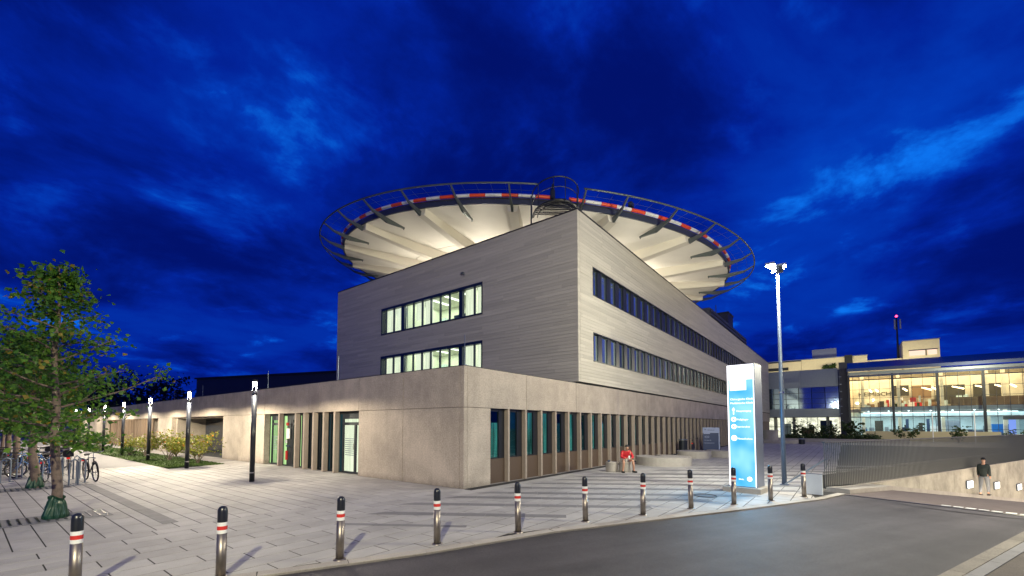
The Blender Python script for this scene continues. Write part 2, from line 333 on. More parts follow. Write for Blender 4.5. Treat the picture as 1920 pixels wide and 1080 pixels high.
# ------------------------------------------------------------------ ground
FS = Vector((6.84, -8.94)); FD = Vector((0.92655, -0.37616)); FN = Vector((-0.37616, -0.92655))   # fence start, direction, normal toward the ramp
def fp(s_, off=0.0): return FS + FD * s_ + FN * off
KERB = [(-30, 9.5), (-14.5, -0.3), (-7.31, -3.31), (-5.21, -4.29), (-2.81, -5.15), (1.74, -7.54), (4.8, -9.04), (5.75, -9.50)]
e0 = fp(-0.35, 0.75); KERB[-1] = (e0.x, e0.y)
far = fp(60, 0.0)
f0 = fp(0.0, 0.0); e1 = fp(-0.35, 0.0)
# one great sheet under it all, lowered away from the plaza
base = MB().add([(-600, -600, -5.2), (900, -600, -5.2), (900, 900, -5.2), (-600, 900, -5.2)], [(0, 1, 2, 3)]).build('ground', 'plaza'); tag(base, kind='structure')
plz = [(x, y) for x, y in KERB] + [(e1.x, e1.y), (f0.x, f0.y), (far.x, far.y), (900, -350), (900, 900), (-600, 900), (-600, 300), (-60, 28)]
bm_ = MB(); n_ = len(plz)
bm_.add([(x, y, -0.008) for x, y in plz] + [(x, y, -6) for x, y in plz], [tuple(range(n_))] + [(i, n_ + i, n_ + (i+1) % n_, (i+1) % n_) for i in range(n_)])
tag(bm_.build('plaza', 'plaza'), kind='structure')
# road
RZ = -0.035
c0 = fp(-0.35, 0.0); c1 = fp(-0.35, 11)
rd = [(x, y) for x, y in KERB[:-1]] + [tuple(c0), tuple(c1), (20, -60), (-40, -60), (-120, -20), (-60, 27)]
tag(MB().add([(x, y, RZ) for x, y in rd], [tuple(range(len(rd)))[::-1]]).build('road', 'asphalt'), kind='structure')
# ramp: falls along the retaining wall
def rz_(s_): return RZ - (0.0 if s_ < -0.35 else (0.035 * (s_ + 0.35) if s_ < 3 else 0.117 + 0.113 * (s_ - 3)))
rv, rf = [], []
ss = [-0.35, 0.5, 1.5, 3, 6, 10, 16, 24, 34, 46]
for s_ in ss:
    for off in (0, 11): p = fp(s_, off); rv.append((p.x, p.y, rz_(s_)))
for i in range(len(ss) - 1): rf.append((2*i, 2*i+1, 2*i+3, 2*i+2))
tag(MB().add(rv, rf).build('ramp_roadway', 'ramp'), kind='structure')
dr = MB(); a = fp(-0.35, 0.75); b = fp(-0.35, 7.0); dr.bar((a.x, a.y, RZ+.004), (b.x, b.y, RZ+.004), .11, .012); o = dr.build('drain_channel', 'black'); tag(o, 'black slot drain across the asphalt at the head of the ramp', 'drain')
mk = empty('road_marking', (*fp(-0.3, 3.2), RZ), 'worn white paint line beside the slot drain at the right edge', 'marking')
for i in range(7):
    p = fp(-0.12, 2.75 + i * 0.22); q = fp(-0.12 + .03 * (i % 2), 2.92 + i * 0.22)
    MB().bar((p.x, p.y, RZ + .003), (q.x, q.y, RZ + .003), .09 + .03 * (i % 3), .006).build('paint_patch', 'white', mk, world=True)

tm = empty('road_streak', (6.0, -11.8, RZ), 'pair of dark soft streaks curving over the asphalt toward the ramp', 'tyre marks')  # two dark curved streaks drawn just above the asphalt
for off in (0, .24):
    pts_ = [Vector((5.6 - off * .5, -10.2 - off, 0)), Vector((5.0 - off * .4, -10.9 - off, 0)), Vector((4.7 - off*.3, -11.5 - off*.8, 0)), Vector((4.5 - off*.2, -12.3 - off*.4, 0)), Vector((4.4, -13.6, 0))]
    m_ = MB()
    for i in range(len(pts_) - 1):
        d_ = (pts_[i+1] - pts_[i]).normalized(); n_x = Vector((-d_.y, d_.x, 0)); w_ = .035 + .02 * (i % 2)
        m_.add([tuple(pts_[i] + n_x*.045 + Vector((0,0,RZ+.0015))), tuple(pts_[i] - n_x*.045 + Vector((0,0,RZ+.0015))), tuple(pts_[i+1] - n_x*.045 + Vector((0,0,RZ+.0015))), tuple(pts_[i+1] + n_x*.045 + Vector((0,0,RZ+.0015)))], [(0, 1, 2, 3)])
    m_.build('streak', 'darkstreak', tm, world=True)

# kerb stones
kb = empty('kerb', (-2.8, -5.2, 0), 'pale granite kerb along the curved edge of the plaza', 'kerb'); kb['kind'] = 'structure'
del kb['category']
def resample(pts, step):
    out = [Vector(pts[0])]; acc = 0
    for i in range(len(pts) - 1):
        a, b = Vector(pts[i]), Vector(pts[i+1]); L = (b - a).length; n_ = max(1, round(L / step))
        for k in range(1, n_ + 1): out.append(a.lerp(b, k / n_))
    return out
kp = resample(KERB[1:], 1.0)
for i in range(len(kp) - 1):
    a, b = kp[i], kp[i+1]; d = (b - a).normalized(); nn = Vector((-d.y, d.x)); g = d * .005
    pl_ = [a + g, b - g, b - g + nn * .20, a + g + nn * .20]
    MB().prism([tuple(p) for p in pl_], RZ - .05, 0.0).build('kerb_stone', 'kerb', kb, world=True)

# kerb and verge at the lower right
rk = [(-6.0, -8.9), (-1.65, -10.6), (2.11, -12.06), (9, -14.7), (16, -17.4)]
kb2 = empty('far_kerb', (0.4, -11.4, 0), 'raised kerb with pavement across the road at the lower right corner', 'kerb'); kb2['kind'] = 'structure'; del kb2['category']
kp2 = resample(rk, 1.0)
for i in range(len(kp2) - 1):
    a, b = kp2[i], kp2[i+1]; d = (b - a).normalized(); nn = Vector((d.y, -d.x)); g = d * .004
    MB().prism([tuple(p) for p in [a + nn * .16 + g, b + nn * .16 - g, b - g, a + g]], -.06, .085).build('kerb_stone', 'kerbdark', kb2, world=True)
    MB().prism([tuple(p) for p in [a + nn * .30 + g, b + nn * .30 - g, b + nn * .166 - g, a + nn * .166 + g]], -.06, .08).build('gutter_stone', 'paving_dark', kb2, world=True)
vg = [Vector(p) + Vector((-.35, -.93)) * .31 for p in rk]
tag(MB().add([(p.x, p.y, .07) for p in vg] + [(16, -60, .07), (-6, -60, .07)], [tuple(range(len(vg) + 2))[::-1]]).build('pavement', 'verge'), kind='structure')

# paving: real slabs, laid 4 mm proud of the joints' bed
pav = empty('paving', (-6, 0, 0), 'pale concrete slab paving of the plaza', 'paving'); pav['kind'] = 'structure'; del pav['category']
JX = [(-14, .9), (.0, .9), (.0, 18), (-14, 18)]
def kerb_y(x):
    for i in range(len(KERB) - 1):
        (x0, y0), (x1, y1) = KERB[i], KERB[i+1]
        if x0 <= x <= x1: return y0 + (y1 - y0) * (x - x0) / (x1 - x0)
    return -9.3 - (x - 5.7) * .406
def clip_poly(poly, a, b, c):   # keep a*x+b*y+c >= 0
    out = []
    for i in range(len(poly)):
        p, q = poly[i], poly[(i+1) % len(poly)]; dp = a*p[0]+b*p[1]+c; dq = a*q[0]+b*q[1]+c
        if dp >= 0: out.append(p)
        if dp * dq < 0: t = dp / (dp - dq); out.append((p[0] + t*(q[0]-p[0]), p[1] + t*(q[1]-p[1])))
    return out
def kclip(poly):
    lines = KERB[1:-1] + [tuple(fp(-.4, 0.0)), tuple(fp(45, 0.0))]
    for i in range(len(lines) - 1):
        (x0, y0), (x1, y1) = lines[i], lines[i+1]
        xs = [p[0] for p in poly]
        if max(xs) < x0 - .3 or min(xs) > x1 + .3: continue
        d = Vector((x1 - x0, y1 - y0)).normalized(); nx, ny = -d.y, d.x
        poly = clip_poly(poly, nx, ny, -(nx * x0 + ny * y0) - (.205 if i < len(lines) - 2 else .02))
        if len(poly) < 3: return []
    return poly
slabs = []
W, L = .36, 0.96
g = .010
x = -13.9; col = 0
while x < -.02:
    y = 0.9 + (col % 2) * .48 - .48
    while y < 17.9:
        x1 = min(x + W, -.02); y0 = max(y, .9); y1 = min(y + L, 17.95)
        if y1 - y0 > .1: slabs.append(([(x+g, y0+g), (x1-g, y0+g), (x1-g, y1-g), (x+g, y1-g)]))
        y += L
    x += W; col += 1
y = 0.9 - .42; row = 0
while y > -9.5:
    x = -14.5 + (row % 2) * .5
    while x < 46:
        x1 = x + 1.0; y1 = y + .42
        if y1 > 0 and x1 > 0:          # the building stands here
            if x >= 0: x += 1.0; continue
            x1 = -.02
        p = kclip([(x+g, y+g), (x1-g, y+g), (x1-g, y1-g), (x+g, y1-g)])
        if len(p) >= 3 and x1 - x > .1: slabs.append(p)
        x += 1.0
    y -= .42; row += 1
cx_, cy_ = cam.location.x, cam.location.y
# pits and strips inlaid in the paving
def inrect(p, r): return r[0] < p[0] < r[1] and r[2] < p[1] < r[3]
holes = [(-9.6, -7.6, 3.4, 4.62), (-9.6, -7.5, 10.0, 11.2), (-7.20, -6.94, 1.42, 11.0)]
sl2 = []
for p in slabs:
    cxm = sum(q[0] for q in p) / len(p); cym = sum(q[1] for q in p) / len(p)
    dx, dy = cxm - cx_, cym - cy_; dep = dx * .7895 + dy * .6135; lat = dx * .6135 - dy * .7895
    sl2.append((dep if (dep > 1.2 and abs(lat) < dep * 1.3 + .8) else 1e3 + abs(dep), p))
sl2.sort(key=lambda t: t[0])
stuff = MB()
for i, (d_, p) in enumerate(sl2):
    zt = .0 + random.uniform(0, .0012)
    if i < 295:
        m_ = MB(); m_.prism(p, -.007, zt); m_.build('paving_slab', 'paving', pav, world=True)
    else: stuff.prism(p, -.007, zt)
tag(stuff.build('paving_field', 'paving', pav, world=True), kind='stuff')
bed = [p for p in KERB[1:]] + [tuple(e1), tuple(f0), tuple(fp(44, 0)), (46, -.0), (0, 0), (0, 18), (-14.5, 18)]
tag(MB().add([(x, y, -.004) for x, y in bed], [tuple(range(len(bed)))]).build('paving_bed', 'joint'), kind='structure')
# tree pits with dark grates, drain strip
def grate(x0, x1, y0, y1, label, grp, n=16, fr='paving_dark'):
    t = empty('tree_grate', ((x0+x1)/2, (y0+y1)/2, 0), label, 'grate', grp)
    MB().box(x0, x1, y0, y1, .003, .008).build('grate_plate', fr, t, world=True)
    pr = None
    for k in range(n):
        yy = x0 + (x1 - x0) * (k + .5) / n
        if pr is None: pr = MB().box(-.018, .018, -(y1-y0)*.36, (y1-y0)*.36, .008, .016).build('grate_bar', 'black', t); pr.location = (yy - (x0+x1)/2, 0, 0)
        else: piece(pr, (yy - (x0+x1)/2, 0, 0), t)
grate(-9.7, -7.62, 3.45, 4.55, 'dark slatted grate round the nearest tree', 'tree grates')
grate(-9.4, -7.5, 10.3, 11.4, 'dark slatted grate round the second tree with green bag', 'tree grates')
t = empty('paver_strip', (-7.07, 6, 0), 'narrow dark strip of small pavers running from the bicycles toward the camera', 'paving'); t['kind'] = 'structure'; del t['category']
pr = None
for k in range(36):
    yy = 1.45 + k * .266
    o = MB().box(-.13, .13, 0, .258, .001, .006).build('strip_paver', 'paving_dark', t) if pr is None else piece(pr, (0, 0, 0), t); pr = pr or o; o.location = (0, yy - 6, 0)
# thin dark strips just above the paving in front of the right hand facade
bd = empty('dark_ground_band', (0, -2.5, 0), 'dark bands slanting across the pale paving before the right facade', 'paving'); bd['kind'] = 'structure'; del bd['category']
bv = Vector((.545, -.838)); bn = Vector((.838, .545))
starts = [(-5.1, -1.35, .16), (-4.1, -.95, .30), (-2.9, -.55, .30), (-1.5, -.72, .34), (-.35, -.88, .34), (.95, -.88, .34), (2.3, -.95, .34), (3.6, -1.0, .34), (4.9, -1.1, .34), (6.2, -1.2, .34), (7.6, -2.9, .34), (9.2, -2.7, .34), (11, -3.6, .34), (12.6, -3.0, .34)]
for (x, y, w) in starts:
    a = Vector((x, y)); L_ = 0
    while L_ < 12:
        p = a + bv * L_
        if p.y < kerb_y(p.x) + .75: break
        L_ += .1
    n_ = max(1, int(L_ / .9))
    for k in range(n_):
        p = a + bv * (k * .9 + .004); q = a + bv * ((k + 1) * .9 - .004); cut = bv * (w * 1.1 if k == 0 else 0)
        MB().prism([tuple(p), tuple(q), tuple(q + bn * w), tuple(p + bn * w + cut)], .0016, .0045).build('band_strip', 'paving_dark', bd, world=True)

# path, lawn, verge
tag(MB().add([(-7.5, 17.98, .0), (-3.84, 17.98, .0), (-3.45, 60, .0), (-3.2, 130, 0), (-7.0, 130, 0), (-7.5, 40, 0)], [(0,1,2,3,4,5)]).build('path', 'pathm'), kind='structure')
def lawn(poly, name, blades, seed, hgt=.05):
    rnd = random.Random(seed); m = MB(); m.add([(x, y, .006) for x, y in poly], [tuple(range(len(poly)))])
    xs = [p[0] for p in poly]; ys = [p[1] for p in poly]; k = 0
    def inside(x, y):
        r_ = False; n = len(poly)
        for i in range(n):
            (xa, ya), (xb, yb) = poly[i], poly[(i+1) % n]
            if (ya > y) != (yb > y) and x < (xb - xa) * (y - ya) / (yb - ya) + xa: r_ = not r_
        return r_
    while k < blades:
        x = rnd.uniform(min(xs), max(xs)); y = min(ys) + (max(ys) - min(ys)) * rnd.random() ** 2
        if inside(x, y):
            a_ = rnd.uniform(0, 6.28); h = hgt * rnd.uniform(.5, 1.3); w = .02; dx, dy = math.cos(a_) * w, math.sin(a_) * w; lx, ly = rnd.uniform(-.03, .03), rnd.uniform(-.03, .03)
            m.add([(x-dx, y-dy, .005), (x+dx, y+dy, .005), (x+lx, y+ly, h)], [(0, 1, 2)])
        k += 1
    o = m.build(name, 'grass'); tag(o, None, None, None, 'stuff'); return o
o = lawn([(-3.82, 15.2), (-1.25, 16.0), (-1.15, 40), (-1.1, 120), (-3.2, 120), (-3.55, 50), (-3.75, 22)], 'lawn', 26000, 3); tag(o, 'green lawn strip under the lamp row between path and wing', 'grass')
o = lawn([(-30, 30), (-7.6, 30), (-7.5, 42), (-7.0, 125), (-60, 125)], 'grass_verge', 9000, 4, .12); tag(o, 'rough grass to the left of the path behind the bicycles', 'grass')

# ------------------------------------------------------------------ clinic building
bl = empty('clinic_building', (0, 0, 0), 'pale two storey clinic block floating over a long concrete ground floor wing', 'building')
def B(name, m, bxs, parent=bl):
    q = MB()
    for b_ in bxs: q.box(*b_)
    return q.build(name, m, parent, world=True)
TOP = 3.92
g = .012
# upper concrete band panels and lower panels, left wing (plane x = 0)
ys = [0.17, 3.05, 5.87, 8.96, 11.7, 14.6, 20.2, 25.4, 30.6, 36.0, 41.4, 46.8, 52.2, 60, 70, 82, 96]
for i in range(len(ys) - 1): B('band_panel', 'concrete', [(0, .28, ys[i] + g, ys[i+1] - g, 2.60, TOP)])
for a, b in ((0.17, 3.05), (3.05, 5.85), (14.51, 17.4), (17.4, 20.28), (30.6, 34.2), (54, 60), (60, 70)): B('wall_panel', 'concrete', [(0, .28, a + g, b - g, 0, 2.585)])
B('corner_panel', 'concrete', [(0, .165, 0, .165, 0, 2.585), (0, .165, 0, .165, 2.60, TOP)])
xs = [.17, 3.38, 7.22, 12.0, 16.2, 20.5, 24.8, 29.1, 33.4, 37.7, 42, 46.3, 50.6, 54.9, 59.2, 64, 69.8]
for i in range(len(xs) - 1): B('band_panel', 'concrete', [(xs[i] + g, xs[i+1] - g, 0, .28, 2.60, TOP)])
B('wall_panel', 'concrete', [(.177, 1.30, 0, .35, 0, 2.585)])
B('low_roof', 'roof', [(.3, 69.7, .3, 96, 3.45, 3.6)])
B('parapet_cap', 'coping', [(.02, .26, .02, 96, TOP + .001, TOP + .03), (.261, 7.3, .02, .26, TOP + .001, TOP + .03)])
# dark interior masses
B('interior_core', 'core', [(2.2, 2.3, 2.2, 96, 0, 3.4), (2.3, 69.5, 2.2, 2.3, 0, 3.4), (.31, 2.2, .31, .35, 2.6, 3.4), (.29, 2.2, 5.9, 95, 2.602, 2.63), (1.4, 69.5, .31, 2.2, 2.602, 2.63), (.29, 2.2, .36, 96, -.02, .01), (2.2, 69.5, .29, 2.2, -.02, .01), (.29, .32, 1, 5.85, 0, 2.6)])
# door zone of left facade
yd = [(12.81, 12.94), (11.08, 11.23), (10.25, 10.40), (9.40, 9.55), (8.47, 8.68), (7.57, 7.79)]
pr = None
for a, b in yd:
    if pr is None: pr = MB().box(0, .20, -.07, .07, 0, 2.595).build('fin', 'fin', bl); o = pr
    else: o = piece(pr, (0, 0, 0), bl)
    o.location = (0, (a + b) / 2, 0)
B('lintel', 'core', [(.28, .6, 5.85, 14.51, 2.5, 2.6)])
def lit(nm, m, x, y0, y1, z0, z1, par=bl): return MB().box(x, x + .02, y0, y1, z0, z1).build(nm, m, par, world=True)
def door(y0, y1, m, twin):
    d = MB(); w = .06
    d.box(.28, .36, y0, y0+w, 0, 2.52); d.box(.28, .36, y1-w, y1, 0, 2.52); d.box(.28, .36, y0+w, y1-w, 2.28, 2.52); d.box(.27, .37, y0+w, y1-w, 2.02, 2.14); d.box(.28, .36, y0+w, y1-w, 0, .08)
    if twin: d.box(.28, .36, (y0+y1)/2-.05-.15, (y0+y1)/2+.05-.15, .08, 2.02)
    o = d.build('door', 'darkmetal', bl, world=True)
    MB().box(.315, .325, y0+w, y1-w, .08, 2.44).build('pane', 'glass_c', o, world=True)
    MB().tube([(.24, y0 + (y1-y0)*.42, 1.0), (.24, y0 + (y1-y0)*.42, 1.25)], .012, 6).build('handle', 'steel', o, world=True)
    st = MB()
    for k in range(9): st.box(.311, .314, y0 + (y1-y0)*.36, y1 - .18, .75 + k * .085, .78 + k * .085)
    st.build('sticker_stripes', 'greypanel', o, world=True)
    lit('lit_interior', m, .48, y0 - .1, y1 + .6, 0.02, 2.49)
door(5.90, 7.50, 'lit_w2', True); door(13.05, 14.3, 'lit_g', True); door(11.3, 12.0, 'lit_g', False)
B('wall_infill', 'darkmetal', [(.38, .42, 12.0, 12.78, 0, 2.5)])
for a, b in ((10.4, 11.08), (9.55, 10.25), (8.68, 9.40), (7.79, 8.47)):
    o = B('window', 'darkmetal', [(.28, .36, a, a+.05, 0, 2.5), (.28, .36, b-.05, b, 0, 2.5), (.28, .36, a+.05, b-.05, 0, .1), (.28, .36, (a+b)/2-.03, (a+b)/2+.03, .1, 2.5)])
    MB().box(.315, .325, a+.05, b-.05, .1, 2.5).build('pane', 'glass_t', o, world=True)
    lit('dim_interior', 'lit_t', .46 + .03 * (a > 9), a, b + .3, 0.02, 2.49)
# recessed entrance 20.28 - 30.6 and slatted bay 34.2 - 54
B('recess_wall', 'concrete', [(.285, 2.19, 30.3, 30.6, .01, 2.6)]); B('recess_soffit', 'sill', [(.29, 2.19, 20.3, 30.29, 2.5, 2.6)])
o = B('window', 'darkmetal', [(2.05, 2.12, 20.3 + k, 20.36 + k, 0, 2.5) for k in (0, 1.9, 3.8, 5.7)] + [(2.05, 2.12, 20.36, 26, 2.3, 2.36)])
MB().box(2.08, 2.09, 20.3, 30.2, 0, 2.5).build('pane', 'glass_d', o, world=True)
pr = None
for k in range(64):
    yy = 36.2 + k * .26 + random.uniform(-.03, .03)
    if pr is None: pr = MB().box(.1, .2, -.035, .035, 0, 2.595).build('wooden_slat', 'slat', bl); o = pr
    else: o = piece(pr, (0, 0, 0), bl)
    o.location = (random.uniform(0, .05), yy, 0)
B('bay_wall', 'concrete', [(.9, 1.0, 36, 54, 0, 2.6)])

# right facade ground floor: fins, sill panels, panes
finp = panep = sillp = framep = None
nb = 64
for k in range(nb):
    x0 = 1.30 + 1.0602 * k
    if x0 > 69: break
    xf = x0 + .97
    if finp is None: finp = MB().box(-.05, .05, 0, .23, 0.0, 2.595).build('fin', 'fin', bl); o = finp
    else: o = piece(finp, (0, 0, 0), bl)
    o.location = (xf + .045, 0, 0)
    if k < 20:
        f = MB().box(-.0, .03, .12, .20, -.2, .1).build('fin_foot', 'fin', bl) if False else None
    # window frame thing: part with pane sub-part
    fr = MB(); a, b = x0 + (0 if k else 0.002), xf - .006
    fr.box(a, a + .03, .18, .24, .84, 2.595); fr.box(b - .32, b, .17, .24, .84, 2.595); fr.box(a + .03, b - .32, .18, .24, 2.50, 2.595); fr.box(a + .03, b - .32, .18, .24, .84, .88)
    w = fr.build('window', 'black', bl, world=True)
    MB().box(a + .03, b - .32, .205, .215, .88, 2.50).build('pane', 'glass_t', w, world=True)
    if k < 27: MB().box(a, b, .16, .24, 0.0, .838).build('sill_panel', 'sill', bl, world=True)
    else: MB().box(a, b, .18, .24, 0.0, .838).build('sill_panel', 'darkmetal', bl, world=True)
    if k >= 20 and k % 2 == 0: MB().box(a + .42, a + .70, .38, .4, .5, 2.5).build('lit_interior', 'lit_s', bl, world=True)
    else: MB().box(a + (.0 if k % 3 else .3), b + .04, .34 + .03*(k%2), .36+ .03*(k%2), .4, 2.5 if k % 4 else 2.1).build('dim_interior', ['lit_d', 'lit_t', 'lit_d', 'lit_d', 'lit_t'][k % 5], bl, world=True)

# upper volume X 7.43..69.8, Y 0..20.6, Z 4.0..12.05
UX, UY0, UY1, UZ0, UZ1, UX1 = 7.43, -.02, 20.57, 4.02, 12.08, 69.8
WL = [(5.87, 15.03, 8.07, 9.87), (5.87, 15.03, 4.85, 6.63)]
WR = [(8.90, 50.6, 8.35, 9.78), (8.90, 50.6, 5.10, 6.54)]
B('upper_core', 'core', [(UX + 3.4, UX1 - .3, UY0 + .62, UY1, UZ0 + .1, UZ1 - .5)])
B('upper_roof', 'roof', [(UX + .15, UX1, UY0 + .15, UY1, UZ1 - .45, UZ1 - .35)])
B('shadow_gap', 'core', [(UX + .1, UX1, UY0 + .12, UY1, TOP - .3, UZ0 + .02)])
B('coping', 'coping', [(UX - .03, UX + .2, UY0 - .03, UY1 + .03, UZ1, UZ1 + .05), (UX + .2, UX1, UY0 - .03, UY0 + .2, UZ1, UZ1 + .05)])
def boards(along, lo, hi, wins, seed, flip):
    rnd = random.Random(seed); m = MB(); hgt = .161; z = UZ0; row = 0
    while z < UZ1 - .02:
        z1 = min(z + hgt, UZ1); p = lo - rnd.uniform(0, 2.4)
        cuts = []
        while p < hi:
            q = p + rnd.choice([2.4, 3.0, 3.6]); cuts.append((max(p, lo), min(q, hi))); p = q
        for (a, b) in cuts:
            segs = [(a, b, z, z1)]
            for (w0, w1, wz0, wz1) in wins:
                ns = []
                for (sa, sb, za, zb) in segs:
                    if sb <= w0 or sa >= w1 or zb <= wz0 or za >= wz1: ns.append((sa, sb, za, zb)); continue
                    if sa < w0: ns.append((sa, w0, za, zb))
                    if sb > w1: ns.append((w1, sb, za, zb))
                    ia, ib = max(sa, w0), min(sb, w1)
                    if za < wz0: ns.append((ia, ib, za, wz0))
                    if zb > wz1: ns.append((ia, ib, wz1, zb))
                segs = ns
            for (sa, sb, za, zb) in segs:
                if sb - sa < .02 or zb - za < .01: continue
                j = rnd.uniform(0, .006)
                if along == 'y': m.box(UX - j, UX + .2, sa + .002, sb - .002, za + .004, zb - .004)
                else: m.box(sa + .002, sb - .002, UY0 - j, UY0 + .2, za + .004, zb - .004)
        z = z1; row += 1
    o = m.build('cladding_boards', 'cladding', bl, world=True); tag(o, kind='stuff'); return o
boards('y', UY0, UY1, WL, 1, False)
boards('x', UX + .205, UX1, WR, 2, True)
def backing(along, lo, hi, wins):
    m = MB(); zs = [UZ0] + sorted([z for w in wins for z in (w[2], w[3])]) + [UZ1 - .01]
    def bx(a, b, z0, z1):
        if along == 'y': m.box(UX + .205, UX + .3, a, b, z0, z1)
        else: m.box(a, b, UY0 + .205, UY0 + .3, z0, z1)
    for i in range(len(zs) - 1):
        if i % 2 == 0: bx(lo, hi, zs[i], zs[i+1])
        else: bx(lo, wins[0][0], zs[i], zs[i+1]); bx(wins[0][1], hi, zs[i], zs[i+1])
    m.build('wall_backing', 'core', bl, world=True)
backing('y', UY0 + .21, UY1, WL); backing('x', UX + .31, UX1, WR)
# left facade strip windows: frame, panes, lit rooms
mull = [14.64, 13.79, 12.95, 12.65, 11.79, 10.95, 10.15, 9.32, 8.53, 7.70, 7.44, 6.55, 5.95]
for wi, (y0, y1, z0, z1) in enumerate(WL):
    f = MB(); X = UX - .03
    f.box(X, X + .25, y0, y0 + .07, z0, z1); f.box(X, X + .25, y1 - .07, y1, z0, z1); f.box(X, X + .25, y0 + .07, y1 - .07, z1 - .16, z1); f.box(X, X + .25, y0 + .07, y1 - .07, z0, z0 + .09)
    fr = f.build('strip_window', 'blueframe', bl, world=True)
    prev = y1 - .07
    zf, zt_ = z0 - .25, z1 + .25
    B('room_floor', 'hallfloor', [(UX + .31, UX + 3.3, 5.3, 15.6, zf - .05, zf)], fr); B('room_ceiling', 'roomwall', [(UX + .31, UX + 3.3, 5.3, 15.6, zt_, zt_ + .05)], fr)
    B('room_wall', 'roomwall', [(UX + 3.3, UX + 3.35, 5.3, 15.6, zf, zt_), (UX + .35, UX + 3.3, 5.25, 5.3, zf, zt_), (UX + .35, UX + 3.3, 15.6, 15.65, zf, zt_), (UX + .4, UX + 3.3, 7.45, 7.55, zf, zt_), (UX + .4, UX + 3.3, 12.75, 12.85, zf, zt_)], fr)
    for yy in (6.4, 8.6, 9.9, 11.2, 13.8): B('ceiling_tube', 'lit_s2', [(UX + .9, UX + 2.6, yy, yy + .16, zt_ - .06, zt_ - .01)], fr)
    for (yy, w_, h_, d_, mm) in ((8.0, 1.3, .95, 1.2, 'cloth'), (10.2, .5, 1.25, 2.6, 'hallwood'), (11.3, .9, .8, 1.9, 'greypanel'), (9.6, .35, 1.5, 2.9, 'halldark'), (12.0, .5, 1.6, 3.0, 'hallcoolw')): B('room_furniture', mm, [(UX + d_, UX + d_ + .3, yy, yy + w_, zf, zf + h_)], fr)
    area((UX + 1.7, 10.1, zt_ - .08), 150, (.93, 1.0, .70), 2.4, 5, (0, 0, -1), fr); area((UX + 1.7, 6.4, zt_ - .08), 60, (.93, 1.0, .70), 2.2, 1.6, (0, 0, -1), fr); area((UX + 1.7, 14.2, zt_ - .08), 75, (.93, 1.0, .70), 2.2, 2.2, (0, 0, -1), fr)
    for i, yy in enumerate(mull):
        if i in (3, 10): MB().box(X + .06, X + .25, yy, mull[i-1], z0 + .09, z1 - .16).build('window_post', 'blueframe', fr, world=True)
        else: MB().box(X + .08, X + .2, yy - .035, yy + .035, z0 + .09, z1 - .16).build('mullion', 'blueframe', fr, world=True)
    edges = [y1 - .07] + mull + [y0 + .07]
    for i in range(len(edges) - 1):
        if i in (3, 10): continue
        a, b = edges[i+1] + .03, edges[i] - .03
        if b - a < .1: continue
        MB().box(X + .13, X + .14, a, b, z0 + .09, z1 - .16).build('pane', 'glass_c', fr, world=True)
        side = i < 3 or i > 10
        if i in (0, 1, 2, 5, 6, 11, 12, 13):
            m_ = MB(); n9 = max(3, int((b - a) / .11)); drop = z0 + (.05 if i not in (5,) else .55)
            for q9 in range(n9): ya = a + (b - a) * q9 / n9; m_.box(UX + .30 + .015 * (q9 % 2), UX + .31 + .015 * (q9 % 2), ya + .004, ya + (b - a) / n9 - .004, drop, z1 - .1)
            m_.build('vertical_blind', 'blind', fr, world=True)
# right facade strip windows
for wi, (x0, x1, z0, z1) in enumerate(WR):
    f = MB(); Y = UY0 - .02
    f.box(x0, x1, Y + .26, Y + .30, z0, z1)
    f.box(x0, x1, Y, Y + .26, z1 - .05, z1); f.box(x0, x1, Y, Y + .26, z0, z0 + .05); f.box(x0, x0 + .04, Y, Y + .26, z0 + .05, z1 - .05)
    fr = f.build('strip_window', 'black', bl, world=True)
    pp = qq = None; k = 0; xx = x0 + .08
    while xx + .6 < x1 - (0 if wi == 0 else 0):
        litw = (wi == 0 and 21 <= k <= 26)
        if pp is None: pp = MB().box(0, .56, 0, .012, z0 + .07, z1 - .07).build('pane', 'glass_b', fr, world=False); pp.location = Vector((xx, Y + .16, 0)) ; o = pp
        elif litw: o = MB().box(0, .30, 0, .012, z0 + .07, z1 - .07).build('lit_pane', 'lit_w2', fr); o.location = (xx, Y + .16, 0)
        else: o = piece(pp, (xx, Y + .16 , 0), fr)
        if qq is None: qq = MB().box(0, .42, 0, .16, z0 + .05, z1 - .05).build('window_post', 'black', fr); qq.location = (xx + .58, Y + .08, 0)
        else: piece(qq, (xx + .58, Y + .08, 0), fr)
        xx += 1.0602; k += 1
# small wall light on left facade, lightning rods
t = empty('wall_spotlight', (7.43, 7.42, 10.6), 'tiny angled spotlight bracket on the left facade above the upper strip window', 'light fixture')
MB().tube([(7.43, 7.5, 10.68), (7.3, 7.42, 10.58), (7.2, 7.25, 10.56)], .03, 6).build('arm', 'bracket', t, world=True); MB().box(7.12, 7.26, 7.08, 7.26, 10.5, 10.6).build('lamp_head', 'bracket', t, world=True)
rods = [(0.05, .12, 4.93, 'on the near corner of the low roof'), (.12, 7.82, 4.98, 'beside the far edge of the upper block'), (.12, 14.76, 4.89, 'above the left door zone'), (.12, 24.8, 4.7, 'above the recessed entrance'), (.12, 31.0, 4.75, 'above the slatted bay')]
for (x, y, h, w) in rods:
    t = empty('lightning_rod', (x + .1, y, TOP + .03), 'thin pale lightning rod standing on the parapet ' + w, 'lightning rod', 'lightning rods on the low parapet')
    MB().tube([(0, 0, 0), (0, 0, h - TOP)], .012, 6).build('rod', 'galv', t); MB().box(-.05, .05, -.05, .05, -.002, .03).build('foot', 'galv', t)
